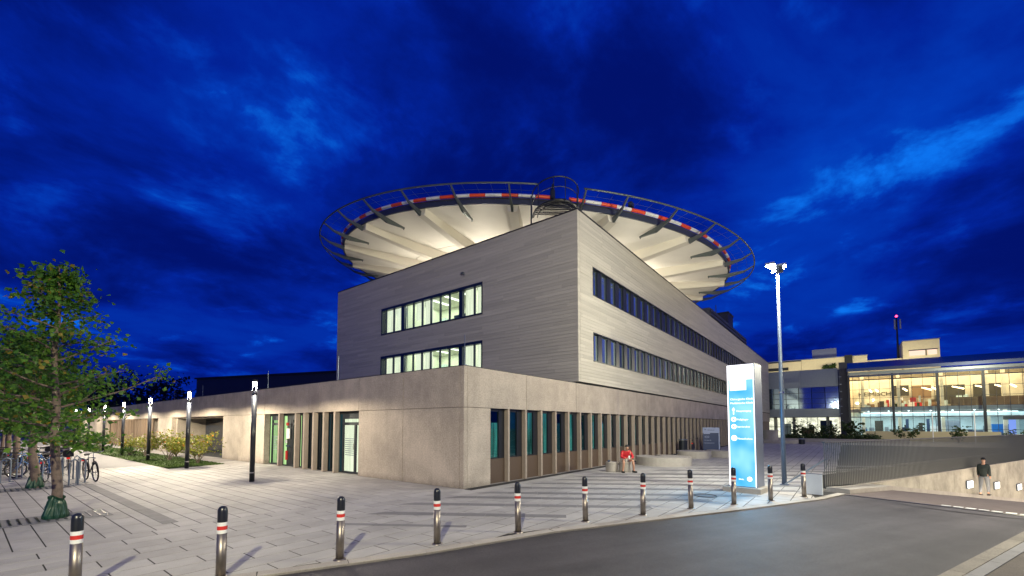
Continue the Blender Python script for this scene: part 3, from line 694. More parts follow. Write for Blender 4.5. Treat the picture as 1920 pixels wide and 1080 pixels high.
# roof plant
t = empty('roof_plant_room', (59, 5, 12), 'dark plant room box on the far roof of the upper block', 'plant room')
B('housing', 'darkbldg', [(59.0, 62.5, 3.6, 6.2, 11.7, 18.6)], t); B('cap', 'coping', [(58.9, 62.6, 3.5, 6.3, 18.6, 18.8)], t); B('mast', 'bracket', [(60.0, 60.1, 5.4, 5.5, 18.8, 20.3)], t)
t = empty('roof_screen', (45, 2, 12), 'low dark louvred screen along the roof edge behind the helipad', 'screen')
for k in range(6): B('louvre', 'darkbldg', [(38, 58.5, 1.2 - k*.0, 1.3, 11.9 + k * .42, 12.2 + k * .42)], t)
B('screen_frame', 'darkbldg', [(38, 58.5, 1.32, 4, 11.7, 14.4)], t)

# ------------------------------------------------------------------ helipad
HC = Vector((21.14, 12.26, 15.0))
def H(ang, r, z):
    x, y = r * math.cos(R(ang)), r * math.sin(R(ang)); return (HC.x + x, HC.y + y, HC.z + z + .021 * x + .118 * y)
hp = empty('helipad', (HC.x, HC.y, UZ1 - .35), 'round rooftop helicopter deck with pale ribbed underside, red and white rim and outrigger net frame', 'helipad')
def sector(r0, r1, a0, a1, z0a, z0b, th, n=6):   # ring sector, z at r0 / r1, thickness up
    m = MB(); vs = []
    for i in range(n + 1):
        a_ = a0 + (a1 - a0) * i / n
        vs += [H(a_, r0, z0a), H(a_, r1, z0b), H(a_, r1, z0b + th), H(a_, r0, z0a + th)]
    fs = [(0, 1, 2, 3), (4*n+3, 4*n+2, 4*n+1, 4*n)]
    for i in range(n):
        for j in range(4): q = (j + 1) % 4; fs.append((4*i+j, 4*i+4+j, 4*i+4+q, 4*i+q))
    return m.add(vs, fs)
RR = 15.7
for k in range(18):
    a0 = 211.5 + 20 * k; s_ = .16
    sector(10.45, RR - .02, a0 + .1, a0 + 19.9, -.22, 0, .1).build('soffit_panel', 'soffit', hp, world=True)
    sector(5.4, 10.40, a0 + .15, a0 + 19.85, -.45, -.22, .1, 4).build('soffit_panel', 'soffit', hp, world=True)
    sector(1.0, 5.35, a0 + .3, a0 + 19.7, -.6, -.45, .1, 3).build('soffit_panel', 'soffit', hp, world=True)
    # rib: box girder, deeper and wider toward the middle
    rm = MB(); a_ = R(a0); t_ = (-math.sin(a_), math.cos(a_))
    def rp(r, w, z): x, y = r*math.cos(a_) + w*t_[0], r*math.sin(a_) + w*t_[1]; return (HC.x+x, HC.y+y, HC.z+z+.021*x+.118*y)
    vs = []
    for (r, wt, wb, zt, zb) in ((3.0, .42, .30, -.45, -1.55), (9, .42, .30, -.2, -1.05), (RR - .05, .34, .24, .02, -.36)):
        vs += [rp(r, -wt, zt), rp(r, wt, zt), rp(r, wb, zb), rp(r, -wb, zb)]
    fs = [(0, 1, 2, 3), (11, 10, 9, 8)]
    for i in range(2):
        for j in range(4): q = (j + 1) % 4; fs.append((4*i+j, 4*i+4+j, 4*i+4+q, 4*i+q))
    rm.add(vs, fs).build('rib', 'rib', hp, world=True)
sector(0, RR, 0, 360, .32, .32, .06, 72).build('deck', 'asphalt', hp, world=True)
sector(RR, RR + .1, 0, 360, -.02, -.02, .27, 108).build('fascia', 'fascia', hp, world=True)
for k in range(112):
    a0 = 211.5 + 1.2 + k * 360 / 112
    if 216.5 < a0 < 222: continue
    m = MB(); m.tube([H(a0 + .03 + i * (3.214 - .06) / 3, RR + .12, .45) for i in range(4)], .095, 8); m.build('edge_roll', 'orange' if k % 2 else 'white', hp, world=True)
nr = MB(); nr.tube([H(223.8 + i * (352.4) / 150, 17.37, .36) for i in range(151)], .045, 8); nr.build('outer_rail', 'bracket', hp, world=True, smooth=True)
net = MB()
for rr_, zz in ((16.3, .15), (16.9, .24)): net.tube([H(224 + i * 352 / 110, rr_, zz) for i in range(111)], .006, 3, False)
for k in range(140): a_ = 224 + k * 2.514; net.tube([H(a_, 15.95, .1), H(a_, 17.33, .35)], .005, 3, False)
tag(net.build('safety_net', 'bracket', hp, world=True), kind='stuff')
for k in range(36):
    a0 = 211.5 + 10 * k
    if k % 36 == 1: a0 = 224.2
    m = MB()
    if k % 2 and k != 1: m.bar(H(a0, 14.35, -.30), H(a0, RR, -.28), .07, .09, w2=.12, h2=.30); m.tube([H(a0, 14.4, -.25), H(a0, 14.4, -.42)], .03, 6)
    m.bar(H(a0, RR, -.28), H(a0, 16.75, -.02), .12, .30, w2=.08, h2=.14); m.bar(H(a0, 16.72, -.03), H(a0, 17.36, .36), .08, .12, w2=.07, h2=.08)
    m.build('net_bracket', 'bracket', hp, world=True)
# support trestle, hidden behind the parapet but carrying the deck
for k in range(6):
    a_ = R(k * 60 + 15); x, y = HC.x + 5 * math.cos(a_), HC.y + 5 * math.sin(a_)
    MB().tube([(x, y, UZ1 - .35), (x, y, H(k*60+15, 5, -.9)[2])], .22, 10).build('support_column', 'galv', hp, world=True)
# access stair landing with curved guard rail
st = empty('access_stair', (*Vector(H(219, 16.8, -2.6)[:2]), UZ1 - .35), 'steel access stair with curved guard rail at the near rim of the helipad', 'stair')
ca = 219.6
ctr = Vector(H(ca, 16.0, -.55)); rd_ = Vector((math.cos(R(ca)), math.sin(R(ca)), 0)); tg = Vector((-rd_.y, rd_.x, 0))
def arc(rad, z, a0=-95, a1=95, n=14, c=ctr): return [c + rd_ * rad * math.cos(R(a0 + (a1-a0)*i/n)) * 1.15 + tg * rad * math.sin(R(a0 + (a1-a0)*i/n)) * .8 + Vector((0, 0, z)) for i in range(n + 1)]
MB().tube(arc(1.42, -.06), .06, 6).build('landing_beam', 'black', st, world=True); MB().tube(arc(1.15, -.10), .03, 6).build('landing_beam', 'black', st, world=True)
gt = MB(); A_ = arc(1.42, -.02)
for i in range(1, 8): gt.bar(A_[i], A_[14 - i], .10, .03); gt.bar(A_[i].lerp(A_[i-1], .5), A_[14 - i].lerp(A_[15 - i], .5), .06, .02)
gt.build('landing_grating', 'black', st, world=True)
MB().tube(arc(1.5, 1.05), .03, 6).build('guard_rail', 'darkmetal', st, world=True); MB().tube(arc(1.5, .55), .018, 6).build('mid_rail', 'darkmetal', st, world=True)
for i in (0, 3, 6, 8, 11, 14): p = arc(1.5, 0)[i]; MB().tube([p + Vector((0, 0, -.15)), p + Vector((0, 0, 1.05))], .022, 6).build('rail_post', 'darkmetal', st, world=True)
for i in range(9):
    p = ctr + tg * (.95 - .0 * i) + rd_ * (.15) + Vector((0, 0, -.35 - i * .22)) - tg * (.0) - tg * i * .22
    MB().bar(p - rd_ * .5, p + rd_ * .5, .24, .04).build('tread', 'galv', st, world=True)
for s_ in (-.52, .52):
    a_ = ctr + tg * 1.05 + rd_ * (.15 + s_) + Vector((0, 0, -.2)); b_ = a_ - tg * 2.1 + Vector((0, 0, -2.1)); MB().bar(a_, b_, .05, .2).build('stringer', 'galv', st, world=True)
for i in (0, 14): p = arc(1.55, 0)[i]; MB().tube([p + Vector((0, 0, -2.4)), p + Vector((0, 0, 1.05))], .04, 6).build('stair_post', 'bracket', st, world=True)
t = empty('rooftop_instrument', H(219.2, 15.9, .35), 'small dark finial lantern on the helipad rim beside the stair', 'lantern')
MB().lathe([(0, 0), (.14, 0), (.14, .4), (.09, .55), (.05, .6), (.05, .75), (0, .85)], 10).build('housing', 'darkmetal', t)
t = empty('perimeter_spotlight', H(236, 15.5, .6), 'small dark perimeter spotlight on the deck right of the stair', 'light fixture')
MB().box(-.18, .18, -.1, .1, .15, .4).build('lamp_head', 'darkmetal', t); MB().box(-.03, .03, -.03, .03, -.25, .15).build('stem', 'darkmetal', t)
# roof floodlights that wash the underside
for i in range(9):
    an = 140 + i * 25 if i < 8 else 0
    rr_ = 8.8 if i < 8 else 3
    x, y = HC.x + rr_ * math.cos(R(an)), HC.y + rr_ * math.sin(R(an))
    x = max(x, 10.5); y = max(y, 3.2)
    w = ['far left', 'left', 'left of the corner', 'nearest the corner', 'just right of the corner', 'under the right half', 'farther right', 'under the right rim', 'under the middle'][i]
    t = empty('roof_floodlight', (x, y, UZ1 - .35), 'squat floodlight on the roof aimed up at the helipad, ' + w, 'floodlight', 'floodlights under the helipad')
    MB().box(-.2, .2, -.15, .15, 0, .12).build('housing', 'darkmetal', t); MB().box(-.17, .17, -.12, .12, .12, .13).build('lens', 'walllamp', t)
    dv = Vector((math.cos(R(an)), math.sin(R(an)), .75))
    area((x, y, UZ1 - .18), 240, (1.0, .90, .72), .5, .35, dv, t)

# ------------------------------------------------------------------ floodlight mast
def mast(x, y, h, name, label, power, heads, col=(1.0, .93, .62)):
    t = empty(name, (x, y, 0), label, 'lamp post')
    MB().tube([(0, 0, 0), (0, 0, 3.2), (0, 0, h)], [.075, .062, .038], 14).build('pole', 'mastpole', t, smooth=True)
    MB().tube([(0, 0, 0), (0, 0, .02)], .14, 14).build('base_plate', 'galv', t); MB().tube([(0, 0, 3.1), (0, 0, 3.16)], .083, 14).build('pole_collar', 'chrome', t)
    for (dx, dy) in heads:
        hd = MB().bar((dx*.2, dy*.2, h), (dx, dy, h + .02), .06, .05); hd.box(dx - .14, dx + .14, dy - .14, dy + .14, h + .0, h + .07); hd.bar((dx*.5, dy*.5, h - .10), (dx*.56, dy*.56, h - .10), .24, .30); o = hd.build('lamp_head', 'galv', t)  # small upright plate added to keep the lamp's light off the pole
        MB().lathe([(0, -.09), (.08, -.07), (.12, 0), (0, 0.0)], 12, (dx, dy, h)).build('lens', 'lampc', o)
        point((x + dx, y + dy, h - .14), power, col, .10, parent=t)
    return t
rtv = Vector((.6135, -.7895)); fwv = Vector((.7895, .6135))
mast(7.39, -7.87, 7.55, 'floodlight_mast', 'tall silver mast with two glaring white floodlights beside the illuminated totem', 1500, [tuple(-rtv * .24), tuple(rtv * .22 + fwv * .1)], (1.0, .97, .80))
bp = Vector((-9.82, -9.57)) + fwv * 40 + rtv * 49.6
mast(bp.x, bp.y, 10.3, 'street_lamp', 'bright street lamp at the far right edge beyond the ramp', 6000, [(0, .35)])
mast(-15.5, -12.5, 8.5, 'street_lamp', 'street lamp behind the viewpoint across the road', 11000, [(.35, 0.1)])
mast(3.5, -15.5, 8.5, 'street_lamp', 'street lamp on the pavement right of the viewpoint', 4300, [(-.1, .35)])

# ------------------------------------------------------------------ lamp columns along the wing
def lampcol():
    t = empty('lamp_column', (0, 0, 0), '', 'lamp column')
    MB().tube([(0, 0, 0), (0, 0, 3.12)], .085, 14).build('column', 'black', t, smooth=True)
    MB().tube([(0, 0, .30), (0, 0, .34)], .088, 14).build('base_ring', 'chrome', t)
    hd = MB().tube([(0, 0, 3.12), (0, 0, 3.16)], .085, 14); hd.tube([(0, 0, 3.58), (0, 0, 3.66)], .09, 14)
    for k in range(4): a_ = R(45 + 90*k); hd.tube([(.075*math.cos(a_), .075*math.sin(a_), 3.16), (.075*math.cos(a_), .075*math.sin(a_), 3.58)], .008, 5)
    o = hd.build('lamp_head', 'black', t); MB().tube([(0, 0, 3.16), (0, 0, 3.24)], .055, 12).build('reflector', 'chrome', o); MB().tube([(0, 0, 3.42), (0, 0, 3.57)], .065, 12).build('glow_tube', 'lamp', o)
    return t
lc = lampcol()
lys = [7.27, 14.92, 22.24, 29.41, 36.5, 43.7, 50.9, 58.1, 65.3, 72.5]
lab = ['dark lamp column on open paving in front of the left doors', 'dark lamp column at the near tip of the lawn between the two shrubs', 'dark lamp column on the lawn before the pier of the wing', 'dark lamp column half behind leaves at the edge of the near tree crown', 'dark lamp column seen through the near tree leaves, fifth from the building corner', 'sixth lamp column of the row, just right of the near tree trunk', 'seventh lamp column of the row seen through the crown', 'eighth lamp column far down the lawn', 'ninth lamp column far down the lawn', 'farthest lamp column of the row beside the path']
for i, y in enumerate(lys):
    o = lc if i == 0 else copytree(lc)
    o.location = (-3.32 + .0165 * (y - 7.27) if y < 40 else -2.75, y, 0); tag(o, lab[i], 'lamp column', 'lamp columns along the lawn')
    if i < 7: spot((o.location.x, y, 3.38), 900 if i < 5 else 600, (1.0, .88, .64), 174, .18, (0, 0, -1), .05, parent=o)
bpy.context.view_layer.update()

# ------------------------------------------------------------------ bollards
bo = empty('bollard', (0, 0, 0), '', 'bollard')
MB().tube([(0, 0, 0), (0, 0, .585)], .058, 18).build('post', 'steel', bo, smooth=True)
MB().lathe([(.0585, .73), (.0585, .87), (.053, .905), (.038, .928), (.02, .938), (0, .94)], 18).build('cap', 'black', bo, smooth=True)
MB().lathe([(.0595, .585), (.0595, .632)], 18).build('white_band', 'white', bo, smooth=True); MB().lathe([(.0595, .632), (.0595, .682)], 18).build('red_band', 'red', bo, smooth=True); MB().lathe([(.0595, .682), (.0595, .73)], 18).build('white_band', 'white', bo, smooth=True)
MB().lathe([(.064, .02), (.09, .014), (.095, 0)], 18).build('base_ring', 'steel', bo, smooth=True)
bl_pos = [(-8.89, -2.18), (-7.64, -3.04), (-6.25, -3.53), (-4.78, -4.05), (-3.3, -4.65), (-1.72, -5.22), (-.36, -5.93), (1.07, -6.57), (2.32, -7.27), (3.52, -7.93), (4.79, -8.59)]
bl_lab = ['nearest bollard, cut off by the bottom edge below the near tree', 'second bollard from the near end, its foot cut off by the bottom edge', 'bollard left of the building corner on open paving, foot in view', 'bollard standing in front of the building corner', 'bollard in front of the first narrow windows right of the corner', 'bollard below the overhanging corner of the upper block', 'bollard just right of the seated person', 'bollard left of the lit totem, in front of the curved stone bench', 'bollard standing in front of the blue lit totem face', 'bollard between the totem and the mast', 'bollard beside the pale metal plate at the start of the railing']
for i, (x, y) in enumerate(bl_pos):
    o = bo if i == 0 else copytree(bo)
    o.location = (x, y, 0); o.rotation_euler = (R([.6, -.4, .3, -.8, .2, .9, -.5, .4, -.2, .7, -.6][i]), R([-.3, .7, -.6, .2, .8, -.2, .5, -.7, .3, -.4, .6][i]), R(37 * i)); tag(o, bl_lab[i], 'bollard', 'bollards along the kerb')

# ------------------------------------------------------------------ illuminated totem
A = Vector((4.81, -6.68)); Bv = Vector((4.72, -7.42)); u = (Bv - A).normalized(); dn = Vector((u.y, -u.x));  # dn toward viewer? choose
if dn.dot(Vector((-9.82, -9.57)) - A) < 0: dn = -dn
bk = -dn; Wt = .78
tt = empty('totem_sign', ((A + Bv) / 2 + bk * .4).to_3d(), 'tall backlit blue and white totem sign with directions, standing on a concrete plinth', 'sign')
def q3(a, t_, z): p = A + u * a - dn * t_; return (p.x, p.y, z)
def slab(a0, a1, t0, t1, z0, z1, name, m, par):
    vs = [q3(a, t_, z) for z in (z0, z1) for (a, t_) in ((a0, t0), (a1, t0), (a1, t1), (a0, t1))]
    return MB().add(vs, [(0,1,2,3),(7,6,5,4),(0,4,5,1),(1,5,6,2),(2,6,7,3),(3,7,4,0)]).build(name, m, par, world=True)
slab(-.12, .92, -.22, 1.0, 0, .15, 'plinth', 'stone', tt)
slab(0, Wt, .012, .74, .15, 3.88, 'casing', 'alu', tt)
slab(.015, Wt - .015, 0, .011, .17, 3.86, 'lit_face', 'signface', tt)
slab(.015, Wt - .015, -.005, -.001, 3.40, 3.86, 'white_field', 'signwhite', tt)
slab(.09, .55, -.005, -.001, 3.08, 3.399, 'white_field', 'signwhite', tt)
slab(.015, .05, -.004, -.001, .17, 3.39, 'light_edge', 'signwhite', tt); slab(Wt-.04, Wt-.015, -.004, -.001, .17, 3.39, 'light_edge', 'signwhite', tt)
def ttxt(s_, size, a, z): text(s_, size, q3(a, -.007, z), (u.x, u.y, 0), 'signwhite', tt, depth=.002)
ttxt('Chirurgische Klinik', .083, .09, 2.78); ttxt('Medizinische Klinik', .083, .09, 2.66)
ttxt('Haupteingang', .075, .26, 2.42); ttxt('Fußgänger', .075, .28, 2.16); ttxt('barrierefrei', .075, .28, 1.94); ttxt('Notaufnahme', .075, .28, 1.58)
def disc(a, z, r, name, m, t_=-.006):
    n_ = 18; vs = [q3(a + r*math.cos(2*math.pi*i/n_), t_, z + r*math.sin(2*math.pi*i/n_)) for i in range(n_)]; MB().add(vs + [q3(a, t_, z)], [(i, (i+1) % n_, n_) for i in range(n_)]).build(name, m, tt, world=True)
disc(.18, 2.19, .075, 'icon_disc', 'signwhite'); disc(.18, 1.97, .075, 'icon_disc', 'signwhite'); disc(.18, 1.62, .085, 'icon_disc', 'signwhite')
def icon(pts, name, m='signface', t_=-.0085): MB().add([q3(a, t_, z) for a, z in pts], [tuple(range(len(pts)))]).build(name, m, tt, world=True)
icon([(.165, 2.34), (.195, 2.34), (.195, 2.47), (.225, 2.47), (.18, 2.56), (.135, 2.47), (.165, 2.47)], 'arrow', 'signwhite', -.006)
for dz, pts in ((2.19, 0), (1.97, 1)):
    icon([(.17, dz + .055), (.19, dz + .055), (.19, dz + .035), (.17, dz + .035)], 'pictogram_head'); icon([(.165, dz + .03), (.195, dz + .03), (.215, dz - .055), (.195, dz - .055), (.18, dz - .01), (.16, dz - .055), (.14, dz - .055)], 'pictogram_body')
ttxt('Klinik', .06, .28, .36); disc(.58, .40, .07, 'icon_disc', 'signwhite')
fc = A + u * Wt / 2 + dn * .06
bcx = A + u * Wt / 2 - dn * .80
area((bcx.x, bcx.y, 1.6), 45, (.10, .55, 1.0), .7, 2.6, (-dn.x, -dn.y, -.1), tt)
slab(.015, Wt - .015, .741, .746, .17, 3.86, 'lit_face', 'signface', tt)
area((fc.x, fc.y, 1.5), 130, (.10, .55, 1.0), .7, 2.4, (dn.x, dn.y, -.35), tt)

# wayfinding board 420
t = empty('info_board', (24.9, -1.6, 0), 'navy notice board with the number 420 and pale header, standing before the entrance', 'sign')
a, b = Vector((24.75, -1.0)), Vector((25.15, -2.15)); uu = (b - a).normalized(); dd = Vector((uu.y, -uu.x)); dd = dd if dd.dot(Vector((-1, -1))) > 0 else -dd
def s2(a0, a1, t0, t1, z0, z1, name, m):
    vs = [((a + uu*p + dd*q).x, (a + uu*p + dd*q).y, z) for z in (z0, z1) for (p, q) in ((a0, t0), (a1, t0), (a1, t1), (a0, t1))]
    return MB().add(vs, [(0,1,2,3),(7,6,5,4),(0,4,5,1),(1,5,6,2),(2,6,7,3),(3,7,4,0)]).build(name, m, t, world=True)
s2(0, 1.15, 0, .06, .05, 1.86, 'board', 'navy'); s2(.0, 1.15, .061, .066, 1.45, 1.86, 'header', 'paleb'); s2(.05, .5, .061, .066, 1.37, 1.449, 'header', 'paleb'); s2(1.08, 1.15, .061, .07, .05, 1.449, 'edge_strip', 'paleb'); s2(-.05, 1.2, -.1, .15, 0, .05, 'foot', 'galv')
def bt(s_, size, p, z): q = a + uu * p + dd * .07; text(s_, size, (q.x, q.y, z), (uu.x, uu.y, 0), 'paleb', t, depth=.002)
bt('420', .23, .1, 1.07); bt('Hörsaal &', .12, .08, .86); bt('Seminarräume', .12, .08, .66); q = a + uu * .12 + dd * .072
text('●', .1, (q.x, q.y, 1.66), (uu.x, uu.y, 0), 'navy', t, 'logo_mark', depth=.002); q = a + uu * .34 + dd * .072; text('Klinikum', .13, (q.x, q.y, 1.62), (uu.x, uu.y, 0), 'navy', t, depth=.002)

# metal box and railing
t = empty('end_plate', (5.4, -8.8, 0), 'pale upright metal plate at the foot of the ramp railing', 'plate')
q = [Vector((5.42, -8.60)), Vector((5.32, -8.99)), Vector((5.36, -9.0)), Vector((5.46, -8.61))]
MB().prism([tuple(p) for p in [q[0], q[3], q[2], q[1]]][::-1], .02, .60).build('plate', 'paleplate', t, world=True); MB().prism([(p.x * 1.0, p.y) for p in [q[0], q[3], q[2], q[1]]][::-1], .601, .62).build('top_edge', 'galv', t, world=True)
fe = empty('ramp_railing', (FS.x, FS.y, 0), 'long steel railing of close upright flat bars along the ramp wall', 'railing')
sp_ = None
ang = math.atan2(FD.y, FD.x)
for k in range(285):
    s_ = .04 + k * .12; 
    if sp_ is None:
        sp_ = MB().box(-.017, .017, -.008, .008, .0, 1.44).build('railing_bar', 'fence', fe); o = sp_; sp_.rotation_euler = (0, 0, ang)
    else: o = piece(sp_, (0, 0, 0), fe); o.rotation_euler = (0, 0, ang)
    p = FD * s_ + FN * .06; o.location = (p.x, p.y, .02)
ex = MB()
for k in range(285, 366): p = FS + FD * (.04 + k * .12) + FN * .06; ex.box(p.x - .012, p.x + .012, p.y - .02, p.y + .02, .02, 1.46)
tag(ex.build('railing_bars_far', 'fence', fe, world=True), kind='stuff')
a, b = fp(0, .06), fp(44, .06); MB().bar((a.x, a.y, 1.475), (b.x, b.y, 1.475), .09, .03).build('top_rail', 'fence', fe, world=True)
a, b = fp(0.02, .015), fp(44, .015); MB().bar((a.x, a.y, .52), (b.x, b.y, .52), .012, .05).build('lower_rail', 'fence', fe, world=True)
a, b = fp(0.02, -.05), fp(44, -.05); MB().bar((a.x, a.y, .225), (b.x, b.y, .225), .05, .45).build('upstand', 'upstand', fe, world=True)  # shade behind the bars is put into the upstand's dark colour
a = fp(.45, -.05); b2 = fp(.0, -1.0); MB().bar((a.x, a.y, .95), (b2.x - .1, b2.y + .1, .05), .05, .05).build('brace', 'galv', fe, world=True)
wl_ = empty('retaining_wall', (FS.x + 3, FS.y - 1.5, -.5), 'pale stained concrete retaining wall going down along the ramp below the railing', 'wall')
sw = [0, 2.1, 3.76, 7.4, 11.35, 15.4, 19.4, 23.4, 27.4, 31.4, 36, 44]
for i in range(len(sw) - 1):
    a, b = fp(sw[i] + .012, .0), fp(sw[i+1] - .012, .0); m = MB(); zb = rz_(sw[i+1]) - .4
    pts = [(fp(s_, off).x, fp(s_, off).y, z) for (s_, off) in ((sw[i] + .012, .09), (sw[i+1] - .012, .09), (sw[i+1] - .012, -.25), (sw[i] + .012, -.25)) for z in (zb, .0)]
    m.add(pts, [(0, 2, 3, 1), (2, 4, 5, 3), (4, 6, 7, 5), (6, 0, 1, 7), (1, 3, 5, 7), (0, 6, 4, 2)]); m.build('wall_panel', 'wallc', wl_, world=True)
a, b = fp(0, .02), fp(44, .02); MB().bar((a.x, a.y, .012), (b.x, b.y, .012), .2, .02).build('wall_coping', 'kerb', wl_, world=True)
lg = empty('ramp_kerb', (FS.x + 2, FS.y - 1.4, -.1), 'raised concrete ledge along the foot of the retaining wall', 'kerb'); lg['kind'] = 'structure'; del lg['category']
seg = [.0, 1, 2, 3, 4.5, 6, 7.5, 9, 10.5, 12, 13.5, 15, 16.5, 18, 20, 22, 24, 27, 30, 34, 38, 44]
for i in range(len(seg) - 1):
    vs = [(fp(s_, off).x, fp(s_, off).y, rz_(s_) + dz) for (s_, off) in ((seg[i] + .006, .10), (seg[i+1] - .006, .10), (seg[i+1] - .006, .72), (seg[i] + .006, .72)) for dz in (-.1, .14)]
    MB().add(vs, [(0, 2, 3, 1), (2, 4, 5, 3), (4, 6, 7, 5), (6, 0, 1, 7), (1, 3, 5, 7)]).build('ledge_stone', 'kerb', lg, world=True)
for i, s_ in enumerate((13.2, 17.3, 21.4, 25.5)):
    p = fp(s_, .10); z = [-.72, -1.05, -1.42, -1.85][i]
    t = empty('wall_light', (p.x, p.y, z), ['glaring recessed wall light nearest the head of the ramp', 'second glaring wall light down the ramp wall', 'third wall light down the ramp, at the right edge', 'fourth wall light beyond the right edge'][i], 'wall light', 'wall lights along the ramp')
    f_ = MB(); 
    def wp(a_, o_, zz): v = FD * a_ + FN * o_; return (v.x, v.y, zz)
    def wbx(m_, a0, a1, o0, o1, z0, z1): m_.add([wp(a0, o0, z0), wp(a1, o0, z0), wp(a1, o1, z0), wp(a0, o1, z0), wp(a0, o0, z1), wp(a1, o0, z1), wp(a1, o1, z1), wp(a0, o1, z1)], [(0,3,2,1),(4,5,6,7),(0,1,5,4),(1,2,6,5),(2,3,7,6),(3,0,4,7)])
    wbx(f_, -.42, .42, 0, .05, -.19, .19); f_.build('housing', 'galv', t); g_ = MB(); wbx(g_, -.36, .36, .051, .06, -.15, .15); g_.build('diffuser', 'walllamp', t)
    v = p + FN * .3; area((v.x, v.y, z), 65, (1.0, .86, .66), .7, .3, (FN.x, FN.y, -.35), t)

ow = empty('retaining_wall', (fp(20, 9.5).x, fp(20, 9.5).y, -1.5), 'concrete wall on the far side of the ramp, beyond the right edge', 'wall')
for i in range(8):
    a, b = fp(6 + i*4 + .01, 9.6), fp(10 + i*4 - .01, 9.6); MB().bar((a.x, a.y, -2.6), (b.x, b.y, -2.6), .3, 5.4).build('wall_panel', 'wallc', ow, world=True)
for i in range(5):  # lights added out of view to brighten the wall below the railing
    p = fp(8 + i*5, 9.4); t = empty('wall_light', (p.x, p.y, -.35 - .3 * i), 'added wall light on the unseen far ramp wall, number %s from its head' % ['one', 'two', 'three', 'four', 'five'][i], 'wall light', 'added wall lights of the unseen far ramp wall')
    a, b = p - FD * .4, p + FD * .4; MB().bar((a.x, a.y, -.35 - .3*i), (b.x, b.y, -.35 - .3*i), .06, .3).build('housing', 'galv', t, world=True)
    v = p - FN * .06; a, b = v - FD * .35, v + FD * .35; MB().bar((a.x, a.y, -.35 - .3*i), (b.x, b.y, -.35 - .3*i), .02, .24).build('diffuser', 'walllamp', t, world=True)
    v = p - FN * .12; area((v.x, v.y, -.35 - .3*i), 480, (1.0, .86, .64), .7, .3, (-FN.x, -FN.y, 0), t)

# ------------------------------------------------------------------ stone seats
def drum(x, y, r, h, label):
    t = empty('stone_stool', (x, y, 0), label, 'stone stool', 'stone stools on the plaza')
    MB().lathe([(0, 0), (r * .97, 0), (r, .03), (r, h - .09)], 24).build('seat_body', 'stone', t, smooth=True); MB().lathe([(r*.985, h - .08), (r, h - .07), (r, h - .02), (r * .96, h), (0, h)], 24).build('seat_top', 'stone', t, smooth=False)
drum(7.75, -1.45, .27, .42, 'small stone drum seat on the left next to the seated person')
drum(8.05, -1.93, .27, .43, 'stone drum seat the person in red sits on')
def bench(x, y, r0, r1, a0, a1, h, label):
    t = empty('stone_bench', (x, y, 0), label, 'stone bench', 'curved stone benches')
    n_ = 40; m = MB(); vs = []
    for i in range(n_ + 1): a_ = R(a0 + (a1-a0)*i/n_); vs += [(r0*math.cos(a_), r0*math.sin(a_), 0), (r1*math.cos(a_), r1*math.sin(a_), 0), (r1*math.cos(a_), r1*math.sin(a_), h), (r0*math.cos(a_), r0*math.sin(a_), h)]
    fs = [(0,1,2,3), (4*n_+3, 4*n_+2, 4*n_+1, 4*n_)]
    for i in range(n_):
        for j in range(4): q = (j+1) % 4; fs.append((4*i+j, 4*i+q, 4*i+4+q, 4*i+4+j))
    m.add(vs, fs); m.build('bench_body', 'stone', t)
bench(12.5, -2.1, .05, 1.35, 60, 395, .42, 'large rounded stone bench between the seated person and the totem')
bench(18.5, -2.0, .05, 1.0, 0, 350, .42, 'rounded stone bench behind the large one, nearer the facade')
bench(20.5, -3.6, .4, 1.3, 80, 300, .42, 'curved stone bench in front of the notice board')
bench(48.5, -3.0, .05, 2.4, 0, 359, .35, 'low round stone ring seen between totem and mast')
t = empty('stone_drum', (48.6, -2.6, .35), 'upright stone cylinder standing on the low round ring', 'drum'); MB().lathe([(0, 0), (.75, 0), (.75, 1.0), (.8, 1.0), (.8, 1.12), (0, 1.12)], 20).build('shaft', 'stone', t)

# litter bins and things by the entrance
def bin_(x, y, r, h, label, m='darkmetal', name='litter_bin'):
    t = empty(name, (x, y, 0), label, 'litter bin'); MB().lathe([(0, .03), (r, .03), (r, h), (r*.8, h), (r*.8, h*.8), (0, h*.8)], 14).build('bin_body', m, t); MB().lathe([(r*.9, h + .04), (r*1.08, h + .04), (r*1.08, h + .1), (0, h + .13)], 14).build('lid', 'galv', t); MB().tube([(0, 0, 0), (0, 0, .05)], r*.6, 8).build('foot', 'darkmetal', t)
bin_(21.3, -.55, .28, .95, 'dark round litter bin against the fins left of the notice board')
bin_(45.7, -5.8, .30, .5, 'small black bin on the far plaza by the planter')
t = empty('planter_box', (.9, 20.9, 0), 'dark square planter box at the recessed entrance of the wing', 'planter')
q = MB().box(-.35, .35, -.35, .45, .05, 1.0); q.build('box_body', 'brownb', t); MB().box(-.37, .37, -.37, .47, 1.0, 1.04).build('box_rim', 'brownb', t)
for k in range(6): MB().box(-.36, -.351, -.33 + k*.13, -.23 + k*.13, .08, .98).build('box_slat', 'brownb', t)
# poster / call point cluster in the door zone
t = empty('emergency_post', (.30, 12.45, 0), 'red and white extinguisher and notice cluster in the left door bay', 'notice')
MB().box(-.03, 0, -.16, .16, 1.35, 1.85).build('white_box', 'paper', t); MB().tube([(-.05, 0, 2.0), (-.05, 0, 2.15)], .07, 10).build('red_lamp', 'red', t); MB().box(-.03, 0, .12, .3, 1.12, 1.28).build('notice_sheet', 'paper', t); MB().box(-.03, 0, -.2, .2, .95, 1.02).build('shelf', 'cloth', t); MB().tube([(-.06, .02, .3), (-.06, .02, .75)], .06, 10).build('extinguisher', 'red', t)

